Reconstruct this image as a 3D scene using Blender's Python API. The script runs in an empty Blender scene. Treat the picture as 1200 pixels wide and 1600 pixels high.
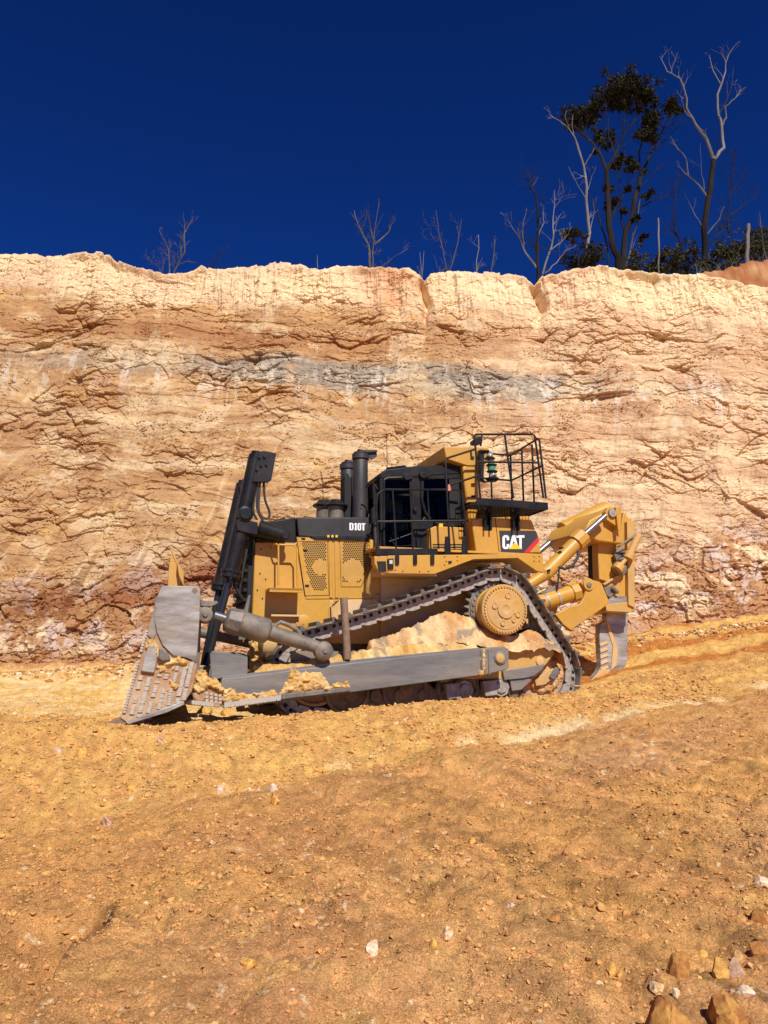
import bpy, math, random
import numpy as np
from mathutils import Vector, Matrix

# ------------------------------------------------------------------ camera, sky, sun, exposure
S = bpy.context.scene
COL = S.collection
F = 1200.0
TH = math.atan(230/1200)
YAW = math.radians(18)
ORG = (0.55, 14.2, -0.70)          # bulldozer origin: between the tracks

cd = bpy.data.cameras.new('camera'); cam = bpy.data.objects.new('camera', cd); COL.objects.link(cam)
cam.location = (0, 0, 0); cam.rotation_euler = (math.pi/2+TH, 0, 0)
cd.sensor_fit = 'VERTICAL'; cd.sensor_height = 36; cd.lens = 27; cd.clip_start = .05; cd.clip_end = 3000
S.camera = cam
S.render.resolution_x = 768; S.render.resolution_y = 1024

SUN_EL = math.radians(47)
SUN_DIR = Vector((.33*math.cos(SUN_EL), -.944*math.cos(SUN_EL), math.sin(SUN_EL)))
w = bpy.data.worlds.new('World'); S.world = w; w.use_nodes = True
nt = w.node_tree; bg = nt.nodes['Background']
sky = nt.nodes.new('ShaderNodeTexSky'); sky.sky_type = 'NISHITA'; sky.sun_disc = False
sky.sun_elevation = SUN_EL; sky.sun_rotation = math.atan2(SUN_DIR.x, SUN_DIR.y)
sky.altitude = 900; sky.air_density = .9; sky.dust_density = .3; sky.ozone_density = 3
tint = nt.nodes.new('ShaderNodeMix'); tint.data_type = 'RGBA'; tint.blend_type = 'MULTIPLY'
tint.inputs[0].default_value = 1; tint.inputs[7].default_value = (1.37, .91, .49, 1)
nt.links.new(sky.outputs[0], tint.inputs[6]); 
gam = nt.nodes.new('ShaderNodeGamma'); gam.inputs[1].default_value = 1.4
tint2 = nt.nodes.new('ShaderNodeMix'); tint2.data_type = 'RGBA'; tint2.blend_type = 'MULTIPLY'
tint2.inputs[0].default_value = 1; tint2.inputs[7].default_value = (.030, .185, 1.08, 1)
nt.links.new(tint.outputs[2], gam.inputs[0]); nt.links.new(gam.outputs[0], tint2.inputs[6]); nt.links.new(tint2.outputs[2], bg.inputs[0])
bg.inputs[1].default_value = .1
sl = bpy.data.lights.new('sun', 'SUN'); so = bpy.data.objects.new('sun', sl); COL.objects.link(so)
sl.energy = 4.9; sl.angle = math.radians(.5); sl.color = (1, .97, .92)
so.rotation_euler = SUN_DIR.to_track_quat('Z', 'Y').to_euler(); so.location = (5, -10, 20)
S.view_settings.view_transform = 'Standard'; S.view_settings.look = 'None'
S.view_settings.exposure = .10; S.view_settings.gamma = 1

rnd = random.Random(7); rs = np.random.RandomState(11)
def srgb(r, g, b):
    f = lambda c: (c/255/12.92) if c/255 <= .04045 else ((c/255+.055)/1.055)**2.4
    return (f(r), f(g), f(b))

# ------------------------------------------------------------------ measuring helpers
def ray(px, py):
    a = (px-600)/F; b = (800-py)/F; c, s = math.cos(TH), math.sin(TH)
    return (a, c-b*s, s+b*c)
def wp(px, py, Y):                 # world point at depth Y
    r = ray(px, py); t = Y/r[1]; return Vector((r[0]*t, Y, r[2]*t))
def PL(px, py, v):                 # (u, w) on the machine's length plane at side offset v
    r = ray(px, py); s, c = math.sin(YAW), math.cos(YAW)
    t = (v+ORG[0]*s-ORG[1]*c)/(r[0]*s-r[1]*c)
    d = [t*r[i]-ORG[i] for i in range(3)]
    return (d[0]*c+d[1]*s, d[2])
def P3(px, py, v):
    u, w_ = PL(px, py, v); return (u, v, w_)

# ------------------------------------------------------------------ numpy noise
PERM = rs.permutation(4096)
def _h(ix, iy, k=0):
    return PERM[(PERM[(ix+k*57) & 4095]+iy*13) & 4095]
def perlin(x, y, k=0):
    x = np.asarray(x, float); y = np.asarray(y, float)
    ix = np.floor(x).astype(np.int64); iy = np.floor(y).astype(np.int64); fx = x-ix; fy = y-iy
    def g(a, b, dx, dy):
        an = _h(a, b, k)*(2*math.pi/4096); return np.cos(an)*dx+np.sin(an)*dy
    sx = fx*fx*fx*(fx*(fx*6-15)+10); sy = fy*fy*fy*(fy*(fy*6-15)+10)
    a = g(ix, iy, fx, fy); b = g(ix+1, iy, fx-1, fy); c = g(ix, iy+1, fx, fy-1); d = g(ix+1, iy+1, fx-1, fy-1)
    return ((a+(b-a)*sx)*(1-sy)+(c+(d-c)*sx)*sy)*1.5
def fbm(x, y, o=4, k=0, rough=.5):
    v = 0; a = 1; f = 1
    for i in range(o):
        v = v+a*perlin(x*f, y*f, k+i*7); a *= rough; f *= 2.03
    return v
def facet(x, y, k=0, tilt=1.0):
    """broken-rock facets: each cell is its own tilted plane"""
    ix = np.floor(x).astype(np.int64); iy = np.floor(y).astype(np.int64)
    best = np.full(x.shape, 1e9); out = np.zeros(x.shape)
    for dx in (-1, 0, 1):
        for dy in (-1, 0, 1):
            cx = ix+dx; cy = iy+dy
            h1 = _h(cx, cy, k)/4096.; h2 = _h(cx, cy, k+3)/4096.; h3 = _h(cx, cy, k+5)/4096.; h4 = _h(cx, cy, k+9)/4096.; h5 = _h(cx, cy, k+11)/4096.
            px = cx+h1; py = cy+h2; d = (x-px)**2+(y-py)**2
            val = (h3-.5)+tilt*((h4-.5)*(x-px)+(h5-.5)*(y-py))*2
            m = d < best; best = np.where(m, d, best); out = np.where(m, val, out)
    return out
def scar(x, y, k=0):
    """fracture scars: every cell leans out towards its foot, so it overhangs the cell below"""
    ix = np.floor(x).astype(np.int64); iy = np.floor(y).astype(np.int64)
    best = np.full(x.shape, 1e9); out = np.zeros(x.shape)
    for dx in (-1, 0, 1):
        for dy in (-1, 0, 1):
            cx = ix+dx; cy = iy+dy
            h1 = _h(cx, cy, k)/4096.; h2 = _h(cx, cy, k+3)/4096.; h3 = _h(cx, cy, k+5)/4096.; h4 = _h(cx, cy, k+9)/4096.
            px = cx+h1; py = cy+h2; d = (x-px)**2+(y-py)**2; d = d*(.6+.8*h4)
            val = (h3-.5)*.8-(y-py)*(.5+h4)-.9*(x-px)**2+(h1-.5)*(x-px)
            m = d < best; best = np.where(m, d, best); out = np.where(m, val, out)
    return out
def sstep(a, b, x):
    t = np.clip((x-a)/(b-a), 0, 1); return t*t*(3-2*t)

# ------------------------------------------------------------------ materials
def mat(name, base, rough=.6, metal=0, var=None, vscale=3, bump=0, bscale=40, fine=0, dust=0, dustcol=(.5, .32, .16), dscale=2.5, stretch=None, spec=.5):
    m = bpy.data.materials.new(name); m.use_nodes = True; n = m.node_tree.nodes; l = m.node_tree.links
    p = n['Principled BSDF']; p.inputs['Roughness'].default_value = rough; p.inputs['Metallic'].default_value = metal
    p.inputs['Specular IOR Level'].default_value = spec
    tc = n.new('ShaderNodeTexCoord'); src = tc.outputs['Object']
    if stretch:
        mp = n.new('ShaderNodeMapping'); mp.inputs['Scale'].default_value = stretch; l.new(src, mp.inputs[0]); src = mp.outputs[0]
    col = n.new('ShaderNodeRGB'); col.outputs[0].default_value = (*base, 1); cur = col.outputs[0]
    def noise(sc, det=6, ro=.6):
        q = n.new('ShaderNodeTexNoise'); q.inputs['Scale'].default_value = sc; q.inputs['Detail'].default_value = det
        q.inputs['Roughness'].default_value = ro; l.new(src, q.inputs['Vector']); return q.outputs['Fac']
    def mix(fac, a, b):
        q = n.new('ShaderNodeMix'); q.data_type = 'RGBA'
        l.new(fac, q.inputs[0]); l.new(a, q.inputs[6])
        if isinstance(b, tuple): q.inputs[7].default_value = (*b, 1)
        else: l.new(b, q.inputs[7])
        return q.outputs[2]
    def rng(fac, a, b, c, d):
        q = n.new('ShaderNodeMapRange'); l.new(fac, q.inputs[0])
        for i, v_ in enumerate((a, b, c, d)): q.inputs[i+1].default_value = v_
        return q.outputs[0]
    if var: cur = mix(rng(noise(vscale), .38, .62, 0, 1), cur, var)
    if fine: cur = mix(rng(noise(vscale*9, 4), .45, .75, 0, fine), cur, tuple(c*.45 for c in base))
    if dust:
        f = rng(noise(dscale, 8, .7), .42, .68, 0, dust); cur = mix(f, cur, dustcol)
        l.new(rng(f, 0, 1, rough, .9), p.inputs['Roughness'])
        if metal: l.new(rng(f, 0, 1, metal, 0), p.inputs['Metallic'])
    l.new(cur, p.inputs['Base Color'])
    if bump:
        b = n.new('ShaderNodeBump'); b.inputs['Strength'].default_value = bump; b.inputs['Distance'].default_value = .01
        l.new(noise(bscale, 8, .65), b.inputs['Height']); l.new(b.outputs[0], p.inputs['Normal'])
    return m

YB = (.60, .305, .032)
DUST = (.62, .39, .19)
M = {}
M['yellow'] = mat('yellow_paint', YB, .42, var=(.54, .275, .035), vscale=1.2, fine=.22, dust=.22, dustcol=(.56, .34, .13), dscale=1.6, bump=.05)
M['yellow_worn'] = mat('worn_yellow_paint', (.58, .31, .055), .6, var=(.52, .31, .10), vscale=2.5, fine=.35, dust=.6, dustcol=DUST, dscale=2.2, bump=.2)
M['yellow_dusty'] = mat('dusty_yellow_paint', (.58, .33, .08), .7, var=(.62, .40, .18), vscale=1.6, dust=.9, dustcol=(.70, .50, .28), dscale=1.3, bump=.15)
M['black'] = mat('black_paint', (.008, .008, .009), .42, var=(.013, .0125, .012), vscale=3, dust=.05, dustcol=(.3, .2, .12), dscale=3, spec=.3)
M['hood'] = mat('black_hood_paint', (.014, .013, .012), .5, var=(.022, .020, .018), vscale=2, dust=.15, dustcol=(.15, .11, .08))
M['exhaust'] = mat('sooty_exhaust_steel', (.035, .032, .03), .55, .2, var=(.06, .052, .048), vscale=3, fine=.4, stretch=(1, 1, .4))
M['dark'] = mat('dark_interior', (.012, .011, .010), .8)
M['steel'] = mat('polished_steel', (.52, .485, .43), .36, .2, var=(.22, .19, .155), vscale=1.6, fine=.5, dust=.45, dustcol=(.30, .22, .14), dscale=1.1, bump=.12, bscale=12, stretch=(1, 1, 4))
M['arm'] = mat('scuffed_arm_steel', (.135, .13, .122), .48, .1, var=(.20, .19, .175), vscale=1.8, fine=.4, dust=.4, dustcol=(.42, .31, .19), dscale=1.3, bump=.08, stretch=(.35, 1, 2.5))
M['weathered'] = mat('weathered_steel', (.15, .13, .108), .58, .25, var=(.24, .205, .165), vscale=4, fine=.4, dust=.35, dustcol=(.36, .25, .14), dscale=4, bump=.2)
M['rust'] = mat('rusted_bar', (.20, .125, .08), .75, .1, var=(.30, .19, .12), vscale=8, fine=.6, bump=.3)
M['track'] = mat('track_steel', (.085, .075, .066), .5, .3, var=(.24, .22, .20), vscale=5, fine=.4, dust=.5, dustcol=(.42, .28, .15), dscale=3.5, bump=.15)
M['link'] = mat('worn_link_steel', (.46, .41, .34), .4, .15, var=(.24, .20, .16), vscale=6, fine=.3, dust=.25, dustcol=(.34, .23, .13), dscale=4)
M['roller'] = mat('muddy_roller_steel', (.12, .085, .05), .7, .2, var=(.2, .14, .085), vscale=4, dust=.6, dustcol=(.36, .23, .12), dscale=4, bump=.3)
M['chrome'] = mat('chrome_rod', (.24, .24, .25), .35, .8)
M['darkrod'] = mat('dark_chrome_rod', (.05, .05, .055), .3, .6)
M['bead'] = mat('weld_bead_steel', (.48, .44, .37), .45, .1, dust=.4, dustcol=DUST, dscale=9)
M['white'] = mat('white_lettering', (.8, .8, .79), .5)
M['decal'] = mat('charcoal_decal', (.035, .035, .037), .5)
M['red'] = mat('red_stripe', (.62, .02, .025), .5)
M['tri'] = mat('yellow_triangle', (.85, .52, .02), .5)
M['lamp'] = mat('lamp_lens', (.55, .55, .52), .2)
M['green'] = mat('green_lamp_lens', (.08, .26, .16), .2)
M['amber'] = mat('grey_lamp_lens', (.30, .29, .27), .25)
M['hose'] = mat('rubber_hose', (.03, .028, .026), .7)
M['seat'] = mat('seat_fabric', (.05, .055, .065), .9)
M['rope'] = mat('pink_tape', (.6, .18, .12), .7)
M['cream'] = mat('pale_interior_trim', (.45, .42, .33), .7)

def glassmat():
    m = bpy.data.materials.new('tinted_cab_glass'); m.use_nodes = True; n = m.node_tree.nodes; l = m.node_tree.links
    n.remove(n['Principled BSDF']); o = n['Material Output']
    t = n.new('ShaderNodeBsdfTransparent'); t.inputs[0].default_value = (.27, .30, .31, 1)
    g = n.new('ShaderNodeBsdfGlossy'); g.inputs[0].default_value = (.5, .45, .4, 1); g.inputs['Roughness'].default_value = .03
    f = n.new('ShaderNodeFresnel'); f.inputs[0].default_value = 1.28
    x = n.new('ShaderNodeMixShader'); l.new(f.outputs[0], x.inputs[0]); l.new(t.outputs[0], x.inputs[1]); l.new(g.outputs[0], x.inputs[2]); l.new(x.outputs[0], o.inputs[0])
    return m
M['glass'] = glassmat()

def earthmat(name, rough=.95, bumps=((9, .5, .05), (45, .6, .015), (160, .5, .005)), speck=.35, speckscale=60, coarse=.25, spec=.1, zs=0):
    """colour attribute 'albedo' carries the soil's own colour; nodes add grit and relief"""
    m = bpy.data.materials.new(name); m.use_nodes = True; n = m.node_tree.nodes; l = m.node_tree.links
    p = n['Principled BSDF']; p.inputs['Roughness'].default_value = rough; p.inputs['Specular IOR Level'].default_value = spec
    at = n.new('ShaderNodeAttribute'); at.attribute_name = 'albedo'; cur = at.outputs['Color']
    tc = n.new('ShaderNodeTexCoord'); src = tc.outputs['Object']
    if zs: mp = n.new('ShaderNodeMapping'); mp.inputs['Scale'].default_value = (1, 1, zs); l.new(src, mp.inputs[0]); src = mp.outputs[0]
    def noise(sc, det=5, ro=.6):
        q = n.new('ShaderNodeTexNoise'); q.inputs['Scale'].default_value = sc; q.inputs['Detail'].default_value = det; q.inputs['Roughness'].default_value = ro
        l.new(src, q.inputs['Vector']); return q.outputs['Fac']
    for sc, lo, hi in ((speckscale, 1-speck, 1+speck), (6, 1-coarse, 1+coarse)):
        r = n.new('ShaderNodeMapRange'); l.new(noise(sc, 6, .7), r.inputs[0]); r.inputs[1].default_value = .3; r.inputs[2].default_value = .7
        r.inputs[3].default_value = lo; r.inputs[4].default_value = hi
        q = n.new('ShaderNodeVectorMath'); q.operation = 'SCALE'; l.new(cur, q.inputs[0]); l.new(r.outputs[0], q.inputs['Scale']); cur = q.outputs[0]
    l.new(cur, p.inputs['Base Color'])
    prev = None
    for sc, st, di in bumps:
        b = n.new('ShaderNodeBump'); b.inputs['Strength'].default_value = st; b.inputs['Distance'].default_value = di
        l.new(noise(sc, 8, .65), b.inputs['Height'])
        if prev: l.new(prev, b.inputs['Normal'])
        prev = b.outputs[0]
    l.new(prev, p.inputs['Normal'])
    return m
M['ground'] = earthmat('ochre_earth', bumps=((9, .6, .05), (48, .9, .022), (150, .8, .007)), speck=.5, speckscale=85, coarse=.2)
M['cliff'] = earthmat('layered_sandstone', bumps=((9, .25, .04), (34, .4, .02), (110, .45, .007)), speck=.13, speckscale=25, coarse=.07, zs=2.2)
M['stone'] = earthmat('broken_stone', bumps=((20, .4, .02), (90, .4, .006)), speck=.3, speckscale=35)
M['mud'] = earthmat('crumbly_earth', bumps=((25, .6, .03), (90, .6, .012)), speck=.3, speckscale=50)

# ------------------------------------------------------------------ mesh builder
def tag(o, label=None, cat=None, group=None, kind=None):
    for k, v in (('label', label), ('category', cat), ('group', group), ('kind', kind)):
        if v: o[k] = v
    return o
def empty(name, loc=(0, 0, 0), rz=0):
    o = bpy.data.objects.new(name, None); COL.objects.link(o); o.location = loc; o.rotation_euler = (0, 0, rz); o.empty_display_size = .3; return o

class MB:
    """collects shapes; points are (u, v, w): along the machine, towards the near side, up"""
    def __init__(s): s.v = []; s.f = []; s.m = []; s.pr = []
    def add(s, vs, fs, mi=0):
        b = len(s.v); s.v += [tuple(q) for q in vs]; s.f += [[b+i for i in f] for f in fs]; s.m += [mi]*len(fs); s.pr.append((b, len(s.v), len(s.f)-len(fs), len(s.f))); return s
    def box(s, u0, u1, v0, v1, w0, w1, mi=0):
        vs = [(u, v, w_) for u in (u0, u1) for v in (v0, v1) for w_ in (w0, w1)]
        return s.add(vs, [(0, 1, 3, 2), (4, 6, 7, 5), (0, 4, 5, 1), (2, 3, 7, 6), (0, 2, 6, 4), (1, 5, 7, 3)], mi)
    def prism(s, pts, v0, v1, mi=0):               # pts: (u, w)
        n = len(pts)
        vs = [(u, v0, w_) for u, w_ in pts]+[(u, v1, w_) for u, w_ in pts]
        return s.add(vs, [tuple(range(n)), tuple(range(2*n-1, n-1, -1))]+[(i, i+n, (i+1) % n+n, (i+1) % n) for i in range(n)], mi)
    def pprism(s, px, v0, v1, mi=0):               # outline read in the photo on plane v0
        return s.prism([PL(x, y, v0) for x, y in px], v0, v1, mi)
    def tube(s, a, b, r, r2=None, n=14, mi=0):
        r2 = r if r2 is None else r2; a = Vector(a); b = Vector(b); d = (b-a).normalized()
        x = d.orthogonal().normalized(); y = d.cross(x)
        vs = [a+(x*math.cos(t)+y*math.sin(t))*r for t in [2*math.pi*i/n for i in range(n)]]+[b+(x*math.cos(t)+y*math.sin(t))*r2 for t in [2*math.pi*i/n for i in range(n)]]
        return s.add(vs, [tuple(range(n))[::-1], tuple(range(n, 2*n))]+[(i, (i+1) % n, (i+1) % n+n, i+n) for i in range(n)], mi)
    def path(s, pts, r, n=8, mi=0):
        pts = [Vector(p) for p in pts]; k = len(pts); vs = []; ref = None
        rr = r if isinstance(r, (list, tuple)) else [r]*k
        for i, p in enumerate(pts):
            d = (pts[min(i+1, k-1)]-pts[max(i-1, 0)]).normalized()
            x = d.orthogonal().normalized() if ref is None else (ref-d*ref.dot(d)).normalized()
            ref = x; y = d.cross(x)
            vs += [p+(x*math.cos(2*math.pi*j/n)+y*math.sin(2*math.pi*j/n))*rr[i] for j in range(n)]
        fs = [tuple(range(n))[::-1], tuple(range((k-1)*n, k*n))]
        for i in range(k-1):
            fs += [(i*n+j, i*n+(j+1) % n, (i+1)*n+(j+1) % n, (i+1)*n+j) for j in range(n)]
        return s.add(vs, fs, mi)
    def lathe(s, c, axis, prof, n=32, mi=0):        # prof: (distance along axis, radius)
        c = Vector(c); d = Vector(axis).normalized(); x = d.orthogonal().normalized(); y = d.cross(x); vs = []
        for a, r in prof:
            vs += [c+d*a+(x*math.cos(2*math.pi*j/n)+y*math.sin(2*math.pi*j/n))*r for j in range(n)]
        k = len(prof); fs = [tuple(range(n))[::-1], tuple(range((k-1)*n, k*n))]
        for i in range(k-1):
            fs += [(i*n+j, i*n+(j+1) % n, (i+1)*n+(j+1) % n, (i+1)*n+j) for j in range(n)]
        return s.add(vs, fs, mi)
    def each(s, name, mats, parent=None, **k):      # every shape an object of its own
        for a, c, e, f_ in s.pr:
            q_ = MB(); q_.v = s.v[a:c]; q_.f = [[i-a for i in x] for x in s.f[e:f_]]; q_.m = s.m[e:f_]; q_.build(name, mats, parent, **k)
    def build(s, name, mats, parent=None, bevel=0, smooth=True, flip=True, label=None):
        me = bpy.data.meshes.new(name); sg = -1 if flip else 1
        me.from_pydata([(a, sg*b, c) for a, b, c in s.v], [], s.f)
        for m_ in (mats if isinstance(mats, (list, tuple)) else [mats]): me.materials.append(M[m_])
        me.polygons.foreach_set('material_index', s.m)
        import bmesh
        bm = bmesh.new(); bm.from_mesh(me); bmesh.ops.recalc_face_normals(bm, faces=bm.faces); bm.to_mesh(me); bm.free()
        if smooth:
            me.polygons.foreach_set('use_smooth', [True]*len(me.polygons)); me.set_sharp_from_angle(angle=math.radians(35))
        o = bpy.data.objects.new(name, me); COL.objects.link(o)
        if parent: o.parent = parent
        if bevel:
            b = o.modifiers.new('bevel', 'BEVEL'); b.width = bevel; b.segments = 2; b.limit_method = 'ANGLE'; b.angle_limit = math.radians(40); b.harden_normals = False
        if label: o['label'] = label
        return o

def gridmesh(name, X, Y, Z, colr, material, smooth=True, keep=None):
    """X, Y, Z: (rows, cols) arrays; colr: (rows, cols, 3) albedo"""
    r, c = X.shape
    me = bpy.data.meshes.new(name); V = np.stack([X, Y, Z], -1).reshape(-1, 3).astype(np.float32)
    i = np.arange(r*c).reshape(r, c); Q = np.stack([i[:-1, :-1], i[:-1, 1:], i[1:, 1:], i[1:, :-1]], -1).reshape(-1, 4)
    if keep is not None: k_ = keep.ravel(); Q = Q[k_[Q].any(1)]
    setmesh(me, V, Q, colr.reshape(-1, 3), smooth); me.materials.append(M[material])
    o = bpy.data.objects.new(name, me); COL.objects.link(o); return o
def setmesh(me, V, Q, C, smooth):
    k = Q.shape[1]
    me.vertices.add(len(V)); me.vertices.foreach_set('co', V.astype(np.float32).ravel())
    me.loops.add(Q.size); me.loops.foreach_set('vertex_index', Q.astype(np.int32).ravel())
    me.polygons.add(len(Q)); me.polygons.foreach_set('loop_start', np.arange(0, Q.size, k, dtype=np.int32))
    me.polygons.foreach_set('use_smooth', np.full(len(Q), smooth)); me.update(calc_edges=True)
    if C is not None:
        a = me.color_attributes.new('albedo', 'FLOAT_COLOR', 'POINT')
        a.data.foreach_set('color', np.concatenate([C, np.ones((len(C), 1))], 1).astype(np.float32).ravel())

def lerp(a, b, t): return a*(1-t[..., None])+b*t[..., None]
def C3(r, g, b, k=1.0):          # soils measured in warm sunlight: take the warmth back out
    return np.array(srgb(r, g, b))*np.array((.98, 1.05, 1.10))*k

# ------------------------------------------------------------------ ground
def rowpts(lst):
    p = [wp(*q) for q in lst]; xs = np.array([q.x for q in p]); return xs, np.array([q.y for q in p]), np.array([q.z for q in p])
def flatrow(Y, zl, zr): return np.array([-14., 14.]), np.array([Y, Y], float), np.array([zl, zr], float)
ROWS = [flatrow(-6, -1.8, -2.0), flatrow(1.5, -1.72, -1.85), flatrow(3.6, -1.70, -1.72),
    # crest of the near spoil slope, the little dip behind it, the crest beside the machine, the bench, the toe of the wall
    rowpts([(-250, 1400, 7.0), (0, 1322, 7.6), (300, 1262, 8.2), (450, 1226, 8.7), (600, 1195, 9.2), (750, 1165, 9.8), (880, 1148, 10.4), (950, 1130, 10.9), (1200, 1082, 12.0), (1500, 1040, 13.0)]),
    rowpts([(-250, 1395, 7.5), (0, 1322, 8.0), (300, 1262, 8.65), (450, 1228, 9.1), (600, 1197, 9.7), (750, 1166, 10.4), (880, 1146, 11.1), (950, 1131, 11.5), (1200, 1080, 12.5), (1500, 1035, 13.5)]),
    rowpts([(-250, 1130, 9.3), (0, 1120, 9.7), (190, 1133, 10.0), (300, 1122, 10.35), (400, 1117, 10.75), (520, 1106, 11.4), (640, 1097, 11.85), (760, 1089, 12.4), (850, 1082, 12.75), (920, 1075, 13.1), (1000, 1062, 13.4), (1200, 1035, 14.0), (1500, 1000, 14.5)]),
    rowpts([(-250, 1128, 9.9), (0, 1120, 10.4), (190, 1136, 10.6), (300, 1137, 10.9), (400, 1135, 11.3), (520, 1127, 11.9), (640, 1118, 12.3), (760, 1106, 12.8), (850, 1098, 13.2), (920, 1080, 13.7), (1000, 1058, 14.2), (1200, 1025, 14.7), (1500, 990, 15.3)]),
    rowpts([(-250, 1085, 14.5), (0, 1090, 14.5), (250, 1095, 14.7), (500, 1095, 15.5), (700, 1085, 16.0), (920, 1050, 16.0), (1000, 1036, 16.0), (1200, 1000, 16.3), (1500, 960, 16.3)]),
    rowpts([(-300, 1045, 17.0), (0, 1048, 17.2), (200, 1040, 17.4), (400, 1035, 17.6), (600, 1030, 17.9), (800, 1020, 18.1), (950, 1000, 18.3), (1050, 988, 18.4), (1200, 968, 18.4), (1500, 940, 18.4)]),
    rowpts([(-300, 1000, 19.2), (0, 1000, 19.4), (400, 990, 19.6), (800, 975, 19.8), (1000, 955, 20.0), (1200, 930, 20.0), (1500, 900, 20.0)]),
    flatrow(26, 0.2, 1.2), flatrow(60, .2, 1.2)]
def ground_base(X, Y):
    shp = X.shape; x = X.ravel(); y = Y.ravel()
    ys = np.stack([np.interp(x, a, b) for a, b, c in ROWS]); zs = np.stack([np.interp(x, a, c) for a, b, c in ROWS])
    out = np.zeros_like(x); 
    for i in range(len(ROWS)-1):
        m = (y >= ys[i]) & (y <= ys[i+1]); t = (y-ys[i])/np.maximum(ys[i+1]-ys[i], 1e-6); t = np.clip(t, 0, 1)
        out = np.where(m, zs[i]*(1-t)+zs[i+1]*t, out)
    return out.reshape(shp)
def ground_z(X, Y, detail=True):
    z = (ground_base(X, Y)*2+ground_base(X, Y-.14)+ground_base(X, Y+.14)+ground_base(X-.15, Y)+ground_base(X+.15, Y))/6
    near = sstep(12.5, 9, Y)
    z = z+.07*fbm(X*.9, Y*.9, 3, 1)+.042*fbm(X*2.6, Y*2.6, 4, 20)*(.6+.4*near)
    # raked streaks running down the near slope towards the right
    q = X*.80+Y*.60
    z = z+.05*fbm(q*2.2, (X*-.6+Y*.8)*.35, 4, 40)*sstep(11, 8, Y)*sstep(-2.5, 1, X)
    if detail:
        z = z+.020*facet(X*5, Y*5, 60, .8)*(.4+.6*np.clip(fbm(X*.7, Y*.7, 2, 50)+.4, 0, 1))+.011*facet(X*13, Y*13, 70, .8)+.006*facet(X*31, Y*31, 75, .8)
    # dug scoop at lower left, with a steep little bank on its left side
    u = X+1.80+.05*np.sin(Y*7); v = Y-4.95
    z = z-.36*sstep(.05, -.03, u)*sstep(-.9, -.15, u)*sstep(.75, .25, np.abs(v))
    return z
def ground_col(X, Y):
    och = C3(194, 138, 78); yel = C3(210, 160, 88); brn = C3(180, 124, 76); pnk = C3(190, 138, 96); pale = C3(222, 184, 128); ora = C3(176, 104, 44)
    n1 = fbm(X*.55, Y*.55, 4, 100); n2 = fbm(X*1.9, Y*1.9, 5, 110, .6); n3 = fbm(X*7, Y*7, 4, 120, .65); n4 = fbm(X*.3+5, Y*.35, 3, 130)
    c = lerp(och, brn, np.clip(.45+.8*n1+.35*n2, 0, 1))
    c = lerp(c, yel[None, None], np.clip(.9*n2-.15+.5*n4, 0, 1)*.75)
    ys = [np.interp(X, a, b) for a, b, c_ in ROWS]
    c = lerp(c, pnk, np.clip(n4*1.2+.1, 0, 1)*.6*sstep(0, -1.5, Y-ys[3]))
    # yellower soil on the bank under the machine, pale trampled floor beyond it at left
    bank = sstep(-.1, .25, Y-ys[4])*sstep(.5, -.1, Y-ys[6]); c = lerp(c, lerp(yel*.97, och, np.clip(.5+n2+.3*n1, 0, 1)), bank*.75)
    fl = sstep(-.2, .4, Y-ys[6])*sstep(.3, -.2, Y-ys[8])*sstep(1.5, -1, X); c = lerp(c, lerp(pale, yel, np.clip(.35+n2, 0, 1)), fl*.85)
    rt = sstep(.2, .8, Y-ys[6])*sstep(2.5, 4, X); st = np.sin((Y-ys[7])*3.6+1.2*n1+.8)
    c = lerp(c, lerp(ora, yel, np.clip(.5+st*.9+n2*.6, 0, 1)), rt*.85)
    # strip of pale washed sand in the dip
    dip = np.exp(-((Y-ys[4]-.02)/.33)**2)*sstep(.0, .35, fbm(X*1.2, Y*.6, 3, 140)+.9*np.exp(-((X-2.6)/1.0)**2)-.1)
    dip = dip*sstep(-2.8, -.5, X)
    c = lerp(c, C3(226, 190, 140), np.clip(dip, 0, 1)*.9)
    gouge_shade = sstep(.10, .03, np.abs(X+1.86-.12*(Y-4.9)+.05*np.sin(Y*6)+.03*n3)-.05*sstep(4.2, 5.4, Y)*sstep(5.7, 5.2, Y))*sstep(.75, .5, np.abs(Y-4.95)); c = lerp(c, C3(96, 56, 28), gouge_shade*.8)  # shade of the gouge painted into the soil colour as a brown wedge
    sand = sstep(2.0, 2.2, X+.25*n2)*sstep(4.45, 4.1, Y+.3*n2-.1*(X-2)); c = lerp(c, C3(216, 158, 78), sand)
    q_ = X*.80+Y*.60; stk = fbm(q_*3.2, (X*-.6+Y*.8)*.4, 4, 135, .6)*sstep(11, 8, Y)*sstep(-2.5, 1, X); c = c*(1+.22*n3[..., None]+.30*stk[..., None])
    c = lerp(c, C3(232, 200, 158), sstep(.8, 1.0, fbm(X*9, Y*9, 3, 150)+.25*n1)*.6)
    return np.clip(c, .01, .9)*np.array((1.14, 1.14, 1.10))
NR, NC = 800, 1000
t = np.linspace(0, 1, NR); yy = 2.0*np.exp(t*math.log(24/2.0)); sx = np.linspace(-1, 1, NC)
Yg, Sg = np.meshgrid(yy, sx, indexing='ij'); Xg = Sg*(Yg*.66+1.2)
Zg = ground_z(Xg, Yg)
tag(gridmesh('ground', Xg, Yg, Zg, ground_col(Xg, Yg), 'ground'), kind='structure')
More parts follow.
